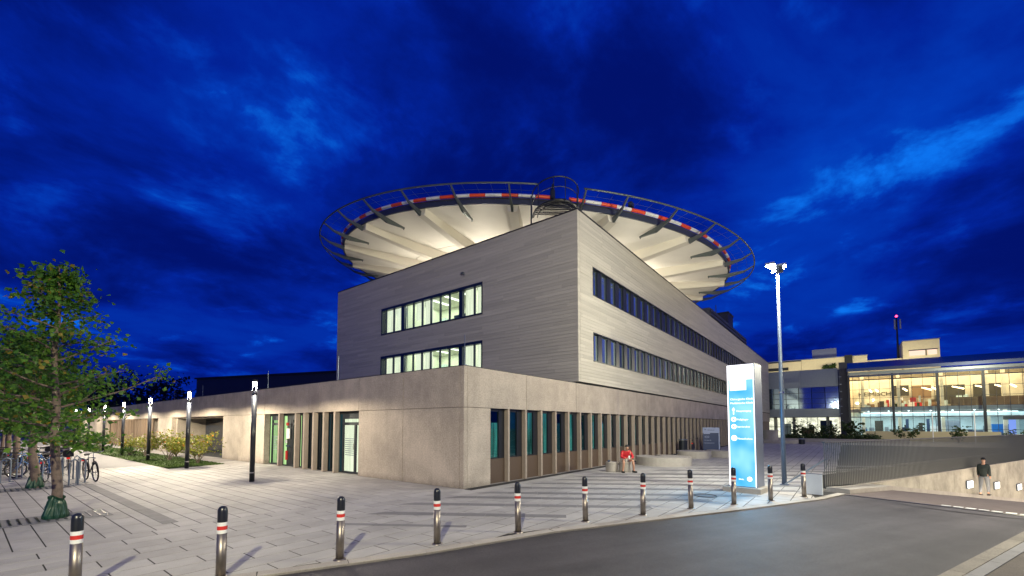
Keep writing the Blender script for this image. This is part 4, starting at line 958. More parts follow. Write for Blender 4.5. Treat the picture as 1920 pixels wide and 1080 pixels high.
# ------------------------------------------------------------------ people
def skinmesh(name, verts, edges, m, parent, sub=1, root=0):
    me = bpy.data.meshes.new(name); me.from_pydata([v[:3] for v in verts], edges, []); me.update(); o = bpy.data.objects.new(name, me); C.objects.link(o)
    md = o.modifiers.new('s', 'SKIN'); 
    if not me.skin_vertices: 
        bm2 = bmesh.new(); bm2.from_mesh(me); bm2.verts.layers.skin.verify(); bm2.to_mesh(me); bm2.free()
    for i, v in enumerate(verts):
        r_ = v[3] if isinstance(v[3], tuple) else (v[3], v[3]); me.skin_vertices[0].data[i].radius = r_; me.skin_vertices[0].data[i].use_root = (i == root)
    sb = o.modifiers.new('b', 'SUBSURF'); sb.levels = sub; sb.render_levels = sub
    dg = bpy.context.evaluated_depsgraph_get(); me2 = bpy.data.meshes.new_from_object(o.evaluated_get(dg)); bpy.data.objects.remove(o)
    me2.materials.clear(); me2.materials.append(M[m])
    for p in me2.polygons: p.use_smooth = True
    o = bpy.data.objects.new(name, me2); C.objects.link(o); o.parent = parent; return o
def ball(name, c, r, m, parent, n=12, cut=-1.0):
    prof = []
    for i in range(n + 1):
        t_ = -math.pi/2 + math.pi * i / n
        if math.sin(t_) >= cut: prof.append((max(.0005, r[0] * math.cos(t_)), r[1] * math.sin(t_)))
    return MB().lathe(prof, 14, c).build(name, m, parent, smooth=True)
ps = empty('person', (8.03, -1.93, 0), 'person in red top and shorts sitting bent over a phone on a stone drum', 'person', rz=R(37.85 - 90 + 180 + 6))
sv = [(0, -.02, .53, (.15, .11)), (0, .06, .68, (.14, .10)), (0, .16, .84, (.15, .10)), (0, .21, .92, .06), (0, .25, .97, .05), (0, .29, 1.03, (.075, .085)), (0, .32, 1.10, (.065, .075))]
se = [(0, 1), (1, 2), (2, 3), (3, 4), (4, 5), (5, 6)]
for s_ in (-1, 1):
    k = len(sv); sv += [(s_*.09, .04, .50, .085), (s_*.20, .40, .50, .062), (s_*.22, .42, .30, .055), (s_*.24, .38, .09, .036), (s_*.26, .50, .045, .032)]; se += [(0, k), (k, k+1), (k+1, k+2), (k+2, k+3), (k+3, k+4)]
    k = len(sv); sv += [(s_*.17, .17, .86, .055), (s_*.25, .27, .64, .042), (s_*.10, .44, .60, .030), (s_*.05, .49, .59, .028)]; se += [(2, k), (k, k+1), (k+1, k+2), (k+2, k+3)]
skinmesh('body', sv, se, 'skin', ps, 2)
tv = [(0, 0, .56, (.165, .125)), (0, .06, .68, (.165, .125)), (0, .155, .83, (.17, .12)), (0, .20, .90, .075)]; te = [(0, 1), (1, 2), (2, 3)]
for s_ in (-1, 1): k = len(tv); tv += [(s_*.18, .165, .86, .072), (s_*.26, .27, .645, .062), (s_*.13, .42, .605, .048)]; te += [(2, k), (k, k+1), (k+1, k+2)]
skinmesh('shirt', tv, te, 'shirt', ps, 2, 1)
hv = [(0, 0, .53, (.17, .12))]; he = []
for s_ in (-1, 1): k = len(hv); hv += [(s_*.09, .05, .51, .10), (s_*.17, .28, .51, .088)]; he += [(0, k), (k, k+1)]
skinmesh('shorts', hv, he, 'shorts', ps, 2)
ball('hair', (0, .26, 1.085), (.092, .10), 'hair', ps, 12, -.15)
MB().box(-.035, .035, .50, .515, .60, .72).build('phone', 'paper', ps)
for s_ in (-1, 1):
    MB().bar((s_*.235, .32, .045), (s_*.27, .58, .035), .09, .09, h2=.06).build('shoe', 'shoe', ps)
    for f_ in range(4): MB().tube([(s_*(.045 + .012*f_), .49, .60), (s_*(.03 + .014*f_), .525, .59), (s_*(.018 + .012*f_), .515, .565)], .009, 5).build('finger', 'skin', ps) if s_ > 0 else MB().tube([(s_*(.045 + .012*f_), .49, .585), (s_*(.03 + .014*f_), .52, .575), (s_*(.02 + .012*f_), .51, .55)], .009, 5).build('finger', 'skin', ps)
t = empty('bag', (7.66, -1.35, .42), 'small dark blue bag lying on the left stone drum', 'bag'); skinmesh('bag_body', [(-.1, 0, .03, .04), (0, 0, .04, .055), (.12, .02, .03, .04)], [(0, 1), (1, 2)], 'cloth', t, 1)

p = fp(14.0, .42); pz = rz_(14.0) + .14
pw = empty('person', (p.x, p.y, pz), 'dark jacketed person with pale trousers walking down the ledge beside the ramp wall', 'person', rz=ang - R(90))
wv = [(0, 0, .93, (.15, .10)), (0, 0, 1.12, (.13, .09)), (0, .02, 1.36, (.16, .10)), (0, .02, 1.46, .055), (0, .03, 1.53, .05), (0, .04, 1.60, (.07, .08)), (0, .05, 1.68, (.065, .075))]; we = [(0, 1), (1, 2), (2, 3), (3, 4), (4, 5), (5, 6)]
for s_ in (-1, 1):
    k = len(wv); wv += [(s_*.09, 0, .86, .085), (s_*.09, s_*.14, .48, .06), (s_*.09, s_*.20 - .06, .09, .036), (s_*.09, s_*.20 + .08, .04, .033)]; we += [(0, k), (k, k+1), (k+1, k+2), (k+2, k+3)]
    k = len(wv); wv += [(s_*.16, .02, 1.38, .05), (s_*.19, -s_*.06, 1.10, .04), (s_*.19, -s_*.02 + .06, .86, .03), (s_*.19, .06, .80, .03)]; we += [(2, k), (k, k+1), (k+1, k+2), (k+2, k+3)]
skinmesh('body', wv, we, 'skin', pw, 2)
jv = [(0, 0, .82, (.16, .14)), (0, 0, 1.12, (.15, .14)), (0, .02, 1.36, (.15, .13)), (0, .02, 1.50, .085)]; je = [(0, 1), (1, 2), (2, 3)]
for s_ in (-1, 1): k = len(jv); jv += [(s_*.17, .02, 1.39, .06), (s_*.20, -s_*.06, 1.10, .05), (s_*.195, -s_*.02 + .05, .90, .045)]; je += [(2, k), (k, k+1), (k+1, k+2)]
skinmesh('jacket', jv, je, 'jacket', pw, 2, 1)
hv = [(0, 0, 1.0, (.165, .125))]; he = []
for s_ in (-1, 1): k = len(hv); hv += [(s_*.09, 0, .86, .10), (s_*.09, s_*.14, .48, .072), (s_*.09, s_*.20 - .06, .13, .05)]; he += [(0, k), (k, k+1), (k+1, k+2)]
skinmesh('trousers', hv, he, 'jeans', pw, 2)
ball('hair', (0, .03, 1.665), (.09, .105), 'hair', pw, 12, -.1)
for s_ in (-1, 1): MB().bar((s_*.09, s_*.2 - .12, .04), (s_*.09, s_*.2 + .15, .03), .09, .08, h2=.05).build('shoe', 'shoe', pw)

# ------------------------------------------------------------------ trees and shrubs
def leaves(m, cpts, n, size, rnd, spread):
    for _ in range(n):
        c, r = rnd.choice(cpts)
        p = Vector(c) + Vector((rnd.gauss(0, 1), rnd.gauss(0, 1), rnd.gauss(0, .75))) * spread * r
        d = Vector((rnd.uniform(-1, 1), rnd.uniform(-1, 1), rnd.uniform(-.9, .35))).normalized(); s_ = size * rnd.uniform(.6, 1.3)
        w = d.cross(Vector((rnd.uniform(-1, 1), rnd.uniform(-1, 1), rnd.uniform(.2, 1)))).normalized() * s_ * .42
        f_ = Vector((0, 0, -.15 * s_))
        m.add([p, p + d * s_ * .5 + w + f_, p + d * s_, p + d * s_ * .5 - w + f_], [(0, 1, 2), (0, 2, 3)])
def tree(loc, h, clear, rad, nleaf, seed, label, group=None, lean=(0, 0), leafsize=.11, lm='leaf', bag=False, trunk_r=.085, name='tree', cone=True):
    rnd = random.Random(seed); t = empty(name, loc, label, 'tree', group)
    lead = []; n_ = 9
    for i in range(n_ + 1):
        f = i / n_; lead.append(Vector((lean[0]*f + rnd.uniform(-.04, .04)*(f > .1), lean[1]*f + rnd.uniform(-.04, .04)*(f > .1), h * .94 * f)))
    tr = MB().tube(lead, [trunk_r * (1 - .85 * i / n_) + .008 for i in range(n_ + 1)], 9); tips = []
    tr.tube([lead[0], lead[0] + Vector((0, 0, .12))], [trunk_r * 1.35, trunk_r], 9, False)
    lb = MB(); nb_ = 38
    for k in range(nb_):
        f = clear / h + (1 - clear / h) * (k + .5) / nb_ * .97; zz = f * h * .94; i = min(int(f * n_), n_ - 1); b0 = lead[i].lerp(lead[i+1], f * n_ - i)
        g_ = (f - clear / h) / (1 - clear / h)
        ext = rad * ((min(1, .42 + g_ * 2.6)) * (1 - g_) ** 1.15 + .09) * rnd.uniform(.65, 1.2)
        az = k * 2.4 + rnd.uniform(-.5, .5); up = rnd.uniform(.10, .35) + .40 * g_
        pts = [b0]; d = Vector((math.cos(az), math.sin(az), up)).normalized(); L_ = ext / math.cos(math.atan(up)); st_ = 5
        for j in range(st_):
            d = (d + Vector((rnd.uniform(-.18, .18), rnd.uniform(-.18, .18), rnd.uniform(-.14, .10)))).normalized(); pts.append(pts[-1] + d * L_ / st_)
        r0 = .03 * (1 - g_ * .6); lb.tube(pts, [r0 * (1 - .16*j) + .002 for j in range(st_ + 1)], 5, False)
        for j in range(1, st_ + 1):
            tips.append((pts[j], .55 + .1*j))
            for _ in range(2):
                dd_ = (d + Vector((rnd.uniform(-1, 1), rnd.uniform(-1, 1), rnd.uniform(-.4, .5)))).normalized(); q = pts[j] + dd_ * rnd.uniform(.18, .5) * ext * .55
                lb.tube([pts[j], q], [.008, .003], 4, False); tips.append((q, .7)); 
    tr.build('trunk', 'bark', t, smooth=True); lb.build('limbs', 'bark', t)
    lv = MB(); leaves(lv, tips, nleaf, leafsize, rnd, .19 * rad / 2); lv.build('crown', lm, t)
    if bag:
        b_ = MB(); nn_ = 18
        prof = [(.21, 0), (.215, .08), (.17, .28), (.15, .40), (.12, .47), (.15, .53), (.11, .45)]; nn_ = 36
        for (r_, z_) in prof:
            for j in range(nn_): a_ = 2*math.pi*j/nn_; rr = r_ * (1 + .16*math.sin(2*a_ + z_*3 + 1) + .08*math.sin(7*a_ + z_*6) + .05*math.sin(13*a_ - z_*9)); b_.v.append((rr*math.cos(a_), rr*math.sin(a_), z_ + (.05*math.sin(2*a_) if z_ > .3 else 0)))
        for i in range(len(prof) - 1):
            for j in range(nn_): q = (j+1) % nn_; b_.f.append((i*nn_+j, i*nn_+q, (i+1)*nn_+q, (i+1)*nn_+j))
        o = b_.build('watering_bag', 'bag', None, smooth=False); o.location = (loc[0], loc[1], .012); o.scale = (.82, .82, .86)
        tag(o, 'green tarpaulin watering bag wrapped round the foot of the ' + ('nearest' if seed == 11 else 'second') + ' tree', 'watering bag', 'watering bags')
    return t
T1 = tree((-8.47, 3.96, 0), 5.9, 1.6, 2.1, 4600, 11, 'nearest young tree with full green crown and green bag at its foot', 'trees along the path', (-.15, .2), .105, bag=True, trunk_r=.09)
T2 = tree((-8.26, 11.05, 0), 5.2, 1.8, 2.2, 4600, 12, 'second young tree behind the nearest one with a green bag at its foot', 'trees along the path', (-.2, .1), .12, bag=True, trunk_r=.12)
tree((-8.3, 18.2, 0), 6.2, 1.9, 2.5, 7000, 13, 'third tree of the row, behind the bicycles', 'trees along the path', (.1, .1), .16, trunk_r=.12)
tree((-8.2, 25.5, 0), 6.4, 2.0, 2.6, 5000, 14, 'fourth tree of the row beyond the bicycles', 'trees along the path', (.1, 0), .20, trunk_r=.12)
tree((-8.1, 33, 0), 6.4, 2.2, 2.6, 4000, 15, 'fifth tree of the row beside the path', 'trees along the path', (0, 0), .22)
tree((-8.0, 41, 0), 6.6, 2.2, 2.8, 3500, 16, 'farthest small tree of the row beside the path', 'trees along the path', (0, 0), .25)
tree((-12.5, 22, 0), 6.5, 1.3, 3.0, 5000, 17, 'bushy tree at the left edge behind the row', 'trees along the path', (0, 0), .2)
def shrub(x, y, h, r, n, seed, label, m='leaf2', group='shrubs on the lawn', size=.11, z=0.0, name='shrub'):
    rnd = random.Random(seed); t = empty(name, (x, y, z), label, 'shrub', group); st_ = MB(); tips = []
    for k in range(11):
        a_ = rnd.uniform(0, 6.28); sp = rnd.uniform(.3, 1) * r; pts = [Vector((rnd.uniform(-.05, .05), rnd.uniform(-.05, .05), 0))]
        e_ = Vector((math.cos(a_) * sp, math.sin(a_) * sp, h * rnd.uniform(.5, 1)))
        for j in range(1, 5): pts.append(pts[0].lerp(e_, j/4) + Vector((rnd.uniform(-.06, .06), rnd.uniform(-.06, .06), .12*math.sin(j/4*3.1))))
        st_.tube(pts, [.018, .014, .01, .007, .003], 5, False); tips += [(p_, .6 + .1*i) for i, p_ in enumerate(pts[2:])]
        for _ in range(3): q = rnd.choice(pts[2:]) + Vector((rnd.uniform(-.3, .3), rnd.uniform(-.3, .3), rnd.uniform(-.15, .15))); tips.append((q, .6))
    st_.build('stems', 'bark', t); lv = MB(); leaves(lv, tips, n, size, rnd, .16); lv.build('foliage', m, t); return t
shrub(-1.97, 17.64, 1.65, .95, 900, 21, 'yellow green shrub right of the second lamp column')
shrub(-2.24, 21.59, 1.7, 1.15, 1000, 22, 'yellow green shrub left of the second lamp column')
shrub(-1.2, 24.5, 1.5, 1.1, 900, 27, 'yellow orange shrub by the recessed entrance')
shrub(-2.3, 26.5, 1.3, .9, 700, 23, 'thin pale shrub before the pier of the wing')
shrub(-1.9, 33.5, 1.3, 1.0, 700, 24, 'pale brown shrub in front of the slatted bay')
shrub(-2.3, 40.5, 1.6, 1.3, 900, 25, 'green shrub left of the fourth lamp column', 'leaf'); shrub(-2.2, 50, 1.6, 1.3, 700, 26, 'green shrub farther along the lawn', 'leaf'); shrub(-2.0, 62, 1.6, 1.5, 500, 28, 'farthest green shrub on the lawn', 'leaf')
shrub(-2.6, 29.0, .5, .5, 250, 29, 'low seedling near the third lamp column', 'leaf')
# far dark trees along the horizon at the left
def fartree(x, y, h, r, seed, label, group='dark trees beyond the wing'):
    rnd = random.Random(seed); t = empty('far_tree', (x, y, 0), label, 'tree', group)
    MB().tube([(0, 0, 0), (0, 0, h * .6)], [.3, .12], 7).build('trunk', 'bark', t); tips = [(Vector((rnd.gauss(0, .38)*r, rnd.gauss(0, .38)*r, h*.62 + rnd.gauss(0, .17)*h)), 1) for _ in range(46)]
    m = MB(); leaves(m, tips, 1500, .55, rnd, .75); m.build('crown', 'leafdark', t)
for i, (x, y, h, r, w) in enumerate([(4, 92, 10.5, 5, 'right of the far lamps'), (10, 98, 11.5, 6, 'next to the dark block'), (-1, 98, 11, 5, 'above the end of the path'), (17, 104, 12, 6, 'just left of the dark block'), (-8, 104, 12, 6, 'left of the path end'), (-15, 95, 11, 6, 'far left behind the row'), (-22, 80, 9, 6, 'behind the row at the left edge'), (-18, 62, 8, 5, 'left edge, nearer'), (-14, 46, 7, 4, 'left edge beside the verge')]):
    fartree(x, y, h, r, 40 + i, 'dark leafy tree on the horizon, ' + w)

# ------------------------------------------------------------------ bicycles and racks
def bicycle(fm, label, basket=False):
    t = empty('bicycle', (0, 0, 0), label, 'bicycle', 'parked bicycles'); r_ = .335; wb = .53
    for x in (-wb, wb):
        w = MB().torus((x, 0, r_), r_ - .02, .022, 'y', 28, 6).build('wheel', 'tyre', t); MB().torus((x, 0, r_), r_ - .045, .010, 'y', 28, 4).build('rim', 'chrome', w)
        s_ = MB()
        for k in range(12): a_ = R(30*k); s_.tube([(x, .0, r_), (x + (r_-.05)*math.cos(a_), 0, r_ + (r_-.05)*math.sin(a_))], .0028, 3, False)
        s_.tube([(x, -.05, r_), (x, .05, r_)], .02, 8); s_.build('spokes', 'chrome', w)
        f_ = MB()
        for i in range(9):
            a0, a1 = R(20 + i*15 if x < 0 else 35 + i*12), R(35 + i*15 if x < 0 else 47 + i*12); f_.bar((x + .375*math.cos(a0), 0, r_ + .375*math.sin(a0)), (x + .375*math.cos(a1), 0, r_ + .375*math.sin(a1)), .05, .006, (0, 1, 0))
        f_.build('mudguard', 'bikeblack', t)
    bb = (-.08, 0, .30); st_ = (-.22, 0, .82); hd = (.36, 0, .86); hd2 = (.39, 0, .70)
    f_ = MB().tube([bb, st_], .016, 7).tube([st_, hd], .015, 7).tube([bb, hd2], .018, 7).tube([hd, hd2], .02, 7)
    for s_ in (-1, 1): f_.tube([(bb[0], .03*s_, bb[2]), (-wb, .06*s_, r_)], .009, 5); f_.tube([(st_[0], .02*s_, .78), (-wb, .06*s_, r_)], .008, 5)
    f_.build('frame', fm, t); fk = MB()
    for s_ in (-1, 1): fk.tube([(.385, .04*s_, .70), (.45, .055*s_, .5), (wb, .055*s_, r_)], .011, 6)
    fk.build('fork', fm, t)
    MB().tube([(.36, 0, .84), (.345, 0, 1.02)], .014, 6).tube([(.18, .30, 1.04), (.30, .28, 1.06), (.36, .12, 1.02), (.36, -.12, 1.02), (.30, -.28, 1.06), (.18, -.30, 1.04)], .012, 6).build('handlebar', 'chrome', t)
    for s_ in (-1, 1): MB().tube([(.16, .30*s_, 1.04), (.26, .29*s_, 1.055)], .018, 6).build('grip', 'tyre', t)
    MB().tube([(-.22, 0, .80), (-.245, 0, .94)], .013, 6).build('seat_post', 'chrome', t); MB().add([(-.40, -.08, .96), (-.40, .08, .96), (-.26, .06, .965), (-.10, .018, .95), (-.10, -.018, .95), (-.26, -.06, .965), (-.38, -.06, .90), (-.38, .06, .90), (-.12, .01, .925), (-.12, -.01, .925)], [(0,1,2,5), (5,2,3,4), (6,9,8,7), (0,6,7,1), (1,7,8,3,2), (4,9,6,0,5), (3,8,9,4)]).build('saddle', 'tyre', t)
    MB().torus((-.08, .05, .30), .085, .008, 'y', 18, 4).tube([(-.08, .06, .30), (.0, .09, .16)], .009, 5).tube([(-.08, -.06, .30), (-.16, -.09, .44)], .009, 5).build('crank', 'chrome', t)
    MB().box(-.78, -.36, -.06, .06, .74, .755).tube([(-.7, .05, .745), (-wb, .06, r_)], .006, 4).tube([(-.7, -.05, .745), (-wb, -.06, r_)], .006, 4).build('carrier', 'bikeblack', t)
    MB().box(-.80, -.785, -.05, .05, .68, .74).build('rear_reflector', 'reflector', t); MB().tube([(.42, 0, .84), (.48, 0, .84)], .035, 8).build('headlamp', 'chrome', t)
    if basket: MB().box(-.74, -.42, -.15, .15, .76, .78).box(-.74, -.42, -.15, -.14, .78, 1.0).box(-.74, -.42, .14, .15, .78, 1.0).box(-.74, -.73, -.14, .14, .78, 1.0).box(-.43, -.42, -.14, .14, .78, 1.0).build('basket', 'bikeblack', t)
    return t
bk = bicycle('bikeblack', ''); bk2 = bicycle('bikeblue', ''); bk3 = bicycle('bikesilver', '', True)
hd90 = R(90)
bikes = [(bk, -6.82, 12.1, R(-84), 'black bicycle at the right end of the stands seen head on'), (bk3, -6.98, 15.5, R(82), 'dark bicycle with rear rack box and red reflector seen from behind, second from the right'),
         (bk2, -7.95, 15.6, R(205), 'bicycle with a blue frame just left of the nearest trunk'), (None, -8.75, 15.9, R(213), 'black bicycle left of the second tree with its front wheel turned out'), (None, -8.1, 17.6, R(198), 'black bicycle behind the blue one'),
         (None, -9.2, 18.6, R(210), 'dark bicycle farther back at the left'), (None, -9.9, 16.4, R(200), 'bicycle cut by the left edge with a red lamp'), (None, -7.7, 13.2, R(70), 'bicycle standing behind the second tree bag'), (None, -7.3, 18.6, R(215), 'bicycle with wide handlebar behind the nearest trunk'),
         (None, -9.6, 21.0, R(205), 'small distant bicycle at the left, rear row'), (None, -8.7, 22.5, R(195), 'small distant bicycle beyond the third tree'), (None, -7.6, 21.0, R(160), 'distant bicycle right of the third tree')]
srcs = [bk, bk2, bk3]
for i, (src, x, y, rz, lb_) in enumerate(bikes):
    o = src if src else copytree(srcs[i % 3])
    o.location = (x, y, 0.003); o.rotation_euler = (R(3 * (-1)**i), 0, rz); tag(o, lb_, 'bicycle', 'parked bicycles')
rk_ = empty('bicycle_stand', (0, 0, 0), '', 'bicycle stand', 'bicycle stands')
MB().tube([(-.12, 0, 0), (-.12, 0, .74), (-.08, 0, .82), (0, 0, .86), (.08, 0, .82), (.12, 0, .74), (.12, 0, 0)], .024, 8).build('hoop', 'galv', rk_); MB().box(-.2, .2, -.06, .06, 0, .012).build('base_plate', 'galv', rk_)
rl = [(-7.15, 11.55, 'beside the head on bicycle at the right end'), (-7.05, 13.3, 'empty, between the two rightmost bicycles'), (-7.5, 13.0, 'left of the empty one'), (-7.35, 15.2, 'beside the bicycle with the red reflector'), (-8.1, 12.2, 'between the two near trunks'), (-8.35, 15.2, 'beside the blue bicycle'), (-8.75, 13.9, 'left of the second tree'), (-9.3, 16.5, 'near the left edge'), (-8.6, 18.6, 'in the rear row'), (-7.4, 10.9, 'nearest, by the trunk foot')]
for i, (x, y, w) in enumerate(rl):
    o = rk_ if i == 0 else copytree(rk_); o.location = (x, y, .003); o.rotation_euler = (0, 0, R(20 + 17*(i % 3))); tag(o, 'galvanised hoop bicycle stand ' + w, 'bicycle stand', 'bicycle stands')
# bicycles by the entrance of the clinic
for x, y, rz, w in ((23.6, -.6, R(10), 'leaning at the facade just left of the notice board'), (26.6, -1.4, R(-20), 'parked just behind the notice board')):
    o = copytree(bk); o.location = (x, y, .003); o.rotation_euler = (0, 0, rz); tag(o, 'dark bicycle ' + w, 'bicycle', 'bicycles by the entrance')
t = empty('barrier_board', (-9.0, 62, 0), 'small red and white striped barrier at the far end of the path', 'barrier')
for k in range(5): MB().box(k*.45, k*.45 + .44, 0, .05, 1.2, 1.6).build('stripe', 'red' if k % 2 else 'white', t)
for k in (0.1, 2.1): MB().box(k, k + .06, 0, .05, 0, 1.2).build('leg', 'galv', t)
# manhole
t = empty('manhole_cover', (3.3, -6.35, .006), 'round dark manhole cover in the blue lit paving before the totem', 'manhole'); MB().lathe([(0, .001), (.26, .001), (.26, -.002)], 24).build('cover', 'paving_dark', t); MB().torus((0, 0, .001), .29, .012, 'z', 28, 4).build('ring', 'joint', t)

# ------------------------------------------------------------------ buildings on the right
gv = empty('link_building', (72, -4, 0), 'blue grey glazed link building with a brightly lit ground floor', 'building')
B('upper_panel', 'greypanel', [(72, 72.3, -8.9 + .02, -4.0 - .02, 8.0, 10.75), (72, 72.3, -4.0, 1.4, 8.0, 10.75)], gv)
B('upper_body', 'core', [(72.4, 80, -9.0, 6, 3.4, 10.6)], gv)
for k in range(6): o = B('window_pane', 'glass_b', [(72.05, 72.1, -8.9 + k*1.7 + .04, -7.2 + k*1.7 - .04, 4.65, 7.98)], gv)
for z in (5.4, 6.2, 7.1): B('transom', 'darkmetal', [(71.98, 72.04, -8.9, 1.4, z, z + .05)], gv)
B('spandrel', 'greypanel', [(71.95, 72.3, -8.95, 1.4, 3.35, 4.63)], gv); B('edge_profile', 'alu', [(71.9, 72.3, -9.05, -8.96, 0, 10.8)], gv)
B('lit_interior', emis('bright_foyer', (1.0, .93, .70), 1.25, .4, (1, 2, 2), .9), [(75, 75.05, -9, 6, 0, 3.3)], gv)
for k in range(8): B('mullion', 'darkmetal', [(72.0, 72.08, -8.9 + k*1.35, -8.84 + k*1.35, 0, 3.34)], gv)
B('transom', 'darkmetal', [(72.0, 72.08, -8.8, 1.4, 1.75, 1.83)], gv); B('foyer_pane', 'glass_c', [(72.03, 72.04, -8.8, 1.4, 0.05, 3.3)], gv)
for y in (-7.6, -3.2, -.6): B('pillar', 'hallwall', [(73, 73.4, y, y + .4, 0, 3.3)], gv)
for (y0, y1, z0, z1, mm) in ((-7.9, -6.4, .3, 2.8, 'cloth'), (-5.6, -3.9, .2, 1.6, 'hallwood'), (-2.5, -1.2, .2, 2.3, 'hallcoolw')): B('furnishing', mm, [(74.0, 74.3, y0, y1, z0, z1)], gv)
t = empty('blue_lamp', (71.8, .9, 7.0), 'small blue lamp glowing on the link building facade', 'lamp'); MB().lathe([(0, 0), (.16, .05), (.2, .2), (.16, .35), (0, .4)], 10).build('glow', 'blueglow', t); MB().box(.0, .2, -.05, .05, .1, .3).build('bracket', 'darkmetal', t)
dk = empty('stair_tower', (66, -9.4, 0), 'narrow dark tower strip between link building and glass hall', 'tower')
B('shaft', 'darkbldg', [(67, 70, -10.0, -9.05, 0, 11.0)], dk)
for k in range(7): B('bracket', 'alu', [(66.9, 66.99, -9.3, -9.08, 2.6 + k*1.05, 2.68 + k*1.05)], dk)

hl = empty('glass_hall', (66, -20, 0), 'two storey glazed hall with warm lit upper gallery and cool lit ground floor', 'building')
HX = 66.0; HY0, HY1 = -36.0, -10.1
rf_ = MB(); rf_.add([(HX - 1.4, HY1 + .2, 9.35), (HX - 1.4, HY0, 9.35), (HX + 14, HY0, 11.9), (HX + 14, HY1 + .2, 11.9), (HX - 1.4, HY1 + .2, 9.75), (HX - 1.4, HY0, 9.75), (HX + 14, HY0, 12.3), (HX + 14, HY1 + .2, 12.3)], [(0,1,2,3),(7,6,5,4),(0,4,5,1),(1,5,6,2),(2,6,7,3),(3,7,4,0)]); rf_.build('roof', 'hallroof', hl, world=True)
B('eave_band', 'greypanel', [(HX - .15, HX + .1, HY0, HY1, 8.95, 9.33)], hl); B('eave_beam', 'hallroof', [(HX - .3, HX - .16, HY0, HY1, 8.65, 8.9)], hl)
for y in (-10.08, -14.64, -18.89, -22.89, -26.9, -31): B('column', 'darkmetal', [(HX - .15, HX + .15, y - .13, y + .13, 0, 8.95)], hl)
ym = [-10.5] + [-11.2 - 1.06*k for k in range(23)]
for y in ym: B('mullion', 'darkmetal', [(HX - .03, HX + .03, y - .022, y + .022, 0, 8.95)], hl)
for z, h in ((8.15, .14), (6.9, .04), (5.7, .04), (4.45, .06), (3.1, .12), (1.5, .04)): B('transom', 'darkmetal', [(HX - .05, HX + .02, HY0, HY1, z, z + h)], hl)
for i in range(len(ym) - 1):
    for (za, zb) in ((0.1, 3.05), (3.25, 4.4), (4.55, 8.1), (8.3, 8.9)): B('pane', 'glass_c', [(HX + .05, HX + .06, ym[i+1] + .03, ym[i] - .03, za, zb)], hl)
B('gallery_slab', 'hallfloor', [(HX + 1.6, HX + 12, HY0, HY1 - 1.2, 4.0, 4.5)], hl); B('slab_edge', 'greypanel', [(HX + 1.5, HX + 1.59, HY0, HY1 - 1.2, 4.0, 4.52)], hl)
B('hall_floor', 'hallfloor', [(HX + .2, HX + 12, HY0, HY1, .0, .05)], hl)
B('back_wall', 'hallwall', [(HX + 9, HX + 9.2, HY0, HY1, 4.5, 10.2)], hl); B('ground_back_wall', 'hallcoolw', [(HX + 9, HX + 9.2, HY0, HY1, .05, 4.0)], hl); B('side_wall', 'hallwall', [(HX + .3, HX + 9, HY1 + .0, HY1 + .1, 0, 9.8)], hl)
B('ceiling', 'hallwall', [(HX + .3, HX + 9, HY0, HY1, 8.95, 9.1)], hl)
for k in range(14): B('balustrade_panel', 'hallwood', [(HX + 1.45, HX + 1.49, -20.2 - 1.15*(k+1) + .02, -20.2 - 1.15*k, 4.55, 5.6)], hl)
for y in (-11.6, -15.4, -19.6, -23.6, -25.0, -28): B('round_column', 'hallwall', [(HX + 2.4, HX + 2.75, y - .16, y + .16, 0, 9)], hl)
for (y0, y1, z0, z1, mm) in ((-16.9, -15.2, 6.3, 7.8, 'halldark'), (-19.2, -17.2, 5.9, 7.7, 'hallwood'), (-22.5, -19.8, 5.0, 7.6, 'halldark'), (-26.2, -23.3, 5.0, 7.6, 'halldark'), (-13.4, -12.9, 4.5, 7.3, 'hallwood'), (-14.4, -13.5, 4.5, 6.0, 'hallwood'), (-16.5, -15.5, 4.5, 5.5, 'hallcoolw'), (-18.2, -17.0, 4.5, 5.3, 'red'), (-19.7, -18.5, 4.5, 5.4, 'hallwood')): B('gallery_shelf', mm, [(HX + 7.6, HX + 8.0, y0, y1, z0, z1)], hl)
for (y0, y1, z0, z1, mm) in ((-13.8, -12.9, .1, 2.7, 'halldark'), (-16.5, -16.2, .1, 2.9, 'cloth'), (-18.6, -18.3, .1, 2.9, 'cloth'), (-21.5, -19.3, .1, 2.7, 'greypanel'), (-23.8, -22.6, .1, 1.4, 'cloth'), (-25.8, -24.3, .1, 2.2, 'bikeblue')): B('ground_furnishing', mm, [(HX + 5, HX + 5.3, y0, y1, z0, z1)], hl)
rnd = random.Random(5)
for k in range(46):
    y = rnd.uniform(-26.5, -11.5); z = rnd.choice([4.5, 4.5, 5.2]); h = rnd.uniform(.3, 1.1); B('gallery_furniture', rnd.choice(['hallwood', 'halldark', 'hallcoolw', 'white', 'hallwood', 'red', 'hedge']), [(HX + 3 + k*.08, HX + 3.3 + k*.08, y, y + rnd.uniform(.15, .6), z, z + h)], hl)
for k in range(30):
    y = rnd.uniform(-26.5, -11.5); h = rnd.uniform(.6, 2.4); B('foyer_furniture', rnd.choice(['cloth', 'halldark', 'greypanel', 'white', 'bikeblue', 'hallcoolw']), [(HX + 3 + k*.1, HX + 3.2 + k*.1, y, y + rnd.uniform(.15, .7), .05, .05 + h)], hl)
B('ground_ceiling_strip', 'hallcool', [(HX + 2.2, HX + 2.5, -26, -11.6, 3.72, 3.78), (HX + 5.2, HX + 5.5, -26, -11.6, 3.72, 3.78)], hl)
B('foyer_bulkhead', 'hallcoolw', [(HX + 1.8, HX + 1.9, -33, -11.3, 3.25, 3.7)], hl)
B('low_wall', 'creamlow', [(HX - .6, HX - .4, -24.0, -11.7, 0, 1.25)], hl)
text('HEIMISCHE', .85, (HX + 6.9, -11.2, 6.35), (0, -1, 0), 'halldark', hl, depth=.03)
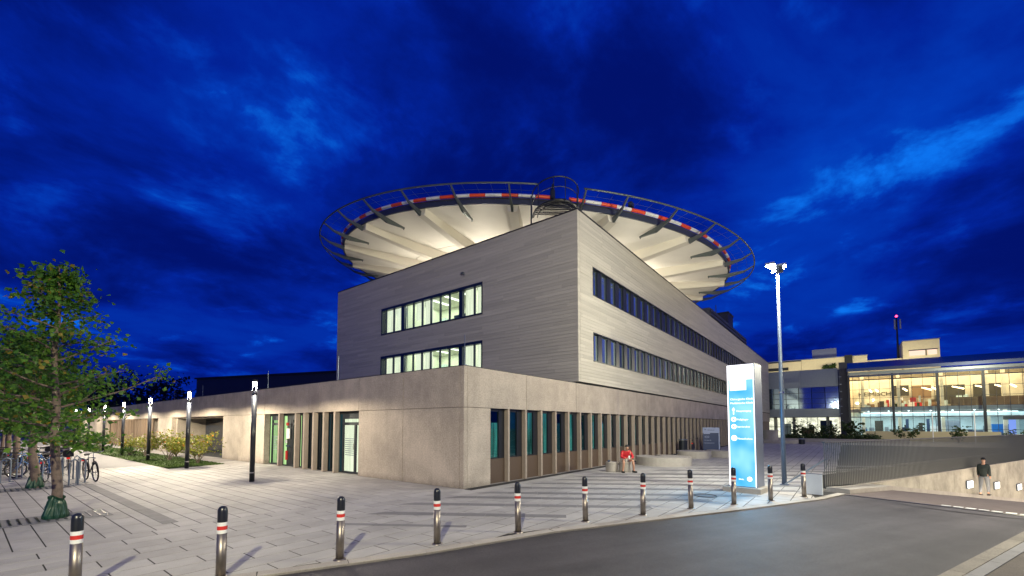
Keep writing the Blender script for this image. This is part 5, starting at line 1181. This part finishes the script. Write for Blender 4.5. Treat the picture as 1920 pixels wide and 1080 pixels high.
B('sign_wall', 'hallwall', [(HX + 7.0, HX + 7.1, -15.0, -11.0, 4.5, 8.0)], hl)
for (y, dy) in ((-12.4, .2), (-13.1, .2), (-16.0, .3), (-17.9, .8), (-18.9, .3), (-20.8, .9), (-22.9, .8), (-24.6, .6), (-25.9, .25)):
    t2 = MB().bar((HX + 4, y, 7.15), (HX + 3.2, y - dy, 6.75), .16, .16).build('pendant_tube', 'hallwarm', hl, world=True)
for y in (-12.2, -14.3, -16.3, -18.4, -20.4, -22.3, -24.3): B('downlight', 'hallcool', [(HX + 1.2, HX + 1.35, y, y + .15, 3.9, 4.0)], hl)
area((HX + 5, -19, 8.9), 2200, (1.0, .78, .46), 8, 18, (0, 0, -1), hl); area((HX + 4, -19, 3.7), 1300, (.80, .95, 1.0), 6, 18, (0, 0, -1), hl)
area((HX + 1.0, -29, 8.9), 500, (1.0, .70, .36), 2, 10, (0, 0, -1), hl)
# entrance canopy with blue light at the far right
t = empty('entrance_canopy', (64, -26, 0), 'dark flat entrance canopy with blue lit revolving door at the right edge', 'canopy'); B('canopy_roof', 'darkbldg', [(62, 65.9, -30, -24.3, 2.7, 3.1)], t)
for k in range(6): B('door_leaf', 'glass_c' if k % 2 else emis('blue_lit_glass', (.25, .4, 1.0), .9), [(64.5, 64.55, -25.0 - k*.8, -24.45 - k*.8, 0, 2.68)], t)

yb = empty('cream_building', (95, -5, 0), 'cream plaster building rising behind the link building and hall', 'building')
B('wing_wall', 'cream', [(95, 105, -2.8, 16, 0, 15.1), (95.0, 105, -13.2, -2.85, 0, 15.3)], yb); B('upper_wall', 'cream', [(96, 105, -18.2, -13.25, 0, 14.4)], yb); B('stair_block', 'cream', [(95.5, 104, -23.1, -18.25, 0, 17.3)], yb)
B('coping', 'alu', [(94.9, 105, -13.3, 16, 15.31, 15.45), (95.4, 104, -23.2, -18.2, 17.31, 17.45)], yb); B('dark_recess', 'core', [(94.8, 94.99, -.6, 8, 13.4, 14.0)], yb); B('dark_joint', 'core', [(94.7, 94.99, -11.0, -9.8, 13.2, 15.6)], yb)
B('lit_window', emis('pink_lit_window', (1.0, .72, .55), 1.2), [(95.40, 95.49, -21.2, -19.1, 14.6, 15.5), (95.40, 95.49, -22.7, -21.5, 14.6, 15.5)], yb); B('window_frame', 'darkmetal', [(95.3, 95.39, -21.35, -21.25, 14.5, 15.6), (95.3, 95.39, -22.8, -19.0, 15.5, 15.6)], yb)
area((88, -6, 12.5), 900, (1.0, .90, .60), 16, 1, (1, 0, .25), yb); area((90, -20, 12.5), 450, (1.0, .90, .60), 6, 1, (1, 0, .6), yb)
t = empty('rooftop_box', (97, -6.5, 15.3), 'grey metal plant box on the roof of the cream building', 'plant box'); B('casing', 'alu', [(97, 100, -8.6, -4.6, 15.3, 17.5)], t); B('base_rail', 'darkmetal', [(96.9, 100, -8.7, -4.5, 15.2, 15.29)], t)
t = empty('radio_mast', (98, -17.8, 14.4), 'dark radio mast with antennas and a red beacon on top', 'mast')
MB().tube([(0, 0, 0), (0, 0, 3.5), (0, 0, 8.0)], [.22, .15, .10], 8).build('pole', 'black', t)
for k in range(3): a_ = R(120*k + 20); MB().tube([(.5*math.cos(a_), .5*math.sin(a_), 5.8), (.5*math.cos(a_), .5*math.sin(a_), 7.6)], .14, 6).build('antenna', 'alu', t)
MB().lathe([(0, 0), (.17, .1), (.18, .25), (.12, .36), (0, .4)], 10, (0, 0, 8.05)).build('beacon', 'redglow', t)
shr = shrub(94.5, -7.2, 1.0, 1.6, 400, 61, 'dark green bush growing on the roof edge of the cream building', 'hedge', None, .4, 12.9)
# planter bed with hedge and bushes in front of the link building
pb = empty('planting_bed', (57, -8, 0), 'long raised planting bed with pale rim in front of the link building', 'planter'); B('rim', 'stone', [(54, 54.3, -15, -2.6, 0, .42), (54.3, 62, -2.9, -2.6, 0, .42)], pb); B('soil', 'joint', [(54.3, 62, -15, -2.9, 0, .3)], pb)
hd = MB(); rnd = random.Random(9); leaves(hd, [(Vector((rnd.uniform(54.6, 57.5), rnd.uniform(-12.5, -3.2), rnd.uniform(.35, .8))), 1) for _ in range(160)], 5000, .22, rnd, .18); tag(hd.build('low_hedge', 'hedge'), 'low dark green ground cover filling the planting bed', 'hedge', None, 'stuff')
for i, (x, y, h, r, n, w) in enumerate([(58, -4.6, 2.6, 1.0, 260, 'left end of the planting bed'), (58.5, -6.6, 2.5, 1.2, 260, 'middle of the planting bed before the lit foyer'), (58, -8.1, 2.3, 1.0, 220, 'planting bed just left of the dark tower'), (56, -10.3, 2.6, 1.3, 600, 'right end of the bed, dense, before the dark tower'), (61, -15.5, 2.3, 1.6, 350, 'in front of the cream low wall of the hall'), (61, -19.8, 1.9, 1.2, 250, 'in front of the second hall column'), (61, -24.6, 1.7, 1.2, 250, 'behind the railing near the canopy')]):
    shrub(x, y, h, r, n, 70 + i, 'dark leafy bush, ' + w, 'hedge', 'bushes before the glass hall', .26)
for i, (y, w) in enumerate(((-17.6, 'left of the bush by the low wall'), (-21.0, 'second from the canopy'))):
    t = empty('flagpole', (60, y, 0), 'thin pale pole before the glass hall, ' + w, 'pole'); MB().tube([(0, 0, 0), (0, 0, 3.6)], .05, 6).build('pole_shaft', 'white', t); MB().tube([(0, 0, 0), (0, 0, .04)], .12, 8).build('foot', 'galv', t)

# dark block behind the wing
p0 = Vector((-9.82, -9.57)) + fwv * 60 - rtv * 44.3; p1_ = Vector((-9.82, -9.57)) + fwv * 51 - rtv * 18
dx_ = (p1_ - p0).normalized(); nb_ = Vector((-dx_.y, dx_.x)); nb_ = nb_ if nb_.dot(fwv) > 0 else -nb_
db = empty('dark_block', (p0.x, p0.y, 0), 'long dark unlit building behind the parapet of the wing', 'building')
def ob(a0, a1, o0, o1, z0, z1, name, m):
    pts = [p0 + dx_*a_ + nb_*o_ for a_, o_ in ((a0, o0), (a1, o0), (a1, o1), (a0, o1))]
    q = sorted(range(4), key=lambda i: i); s_ = MB().prism([tuple(p) for p in pts], z0, z1); s_.build(name, m, db, world=True)
Lb = (p1_ - p0).length
ob(0, Lb, 0, 12, 0, 8.5, 'body', 'darkbldg'); ob(-.2, Lb, -.2, 12.2, 8.5, 8.7, 'coping', 'coping')
ob(Lb*.72, Lb, 2, 10, 8.7, 9.0, 'roof_step', 'darkbldg')
for k in range(11): ob(1.5 + k*2.3, 2.9 + k*2.3, -.05, -.01, 4.2, 5.8, 'window', 'glass_b')
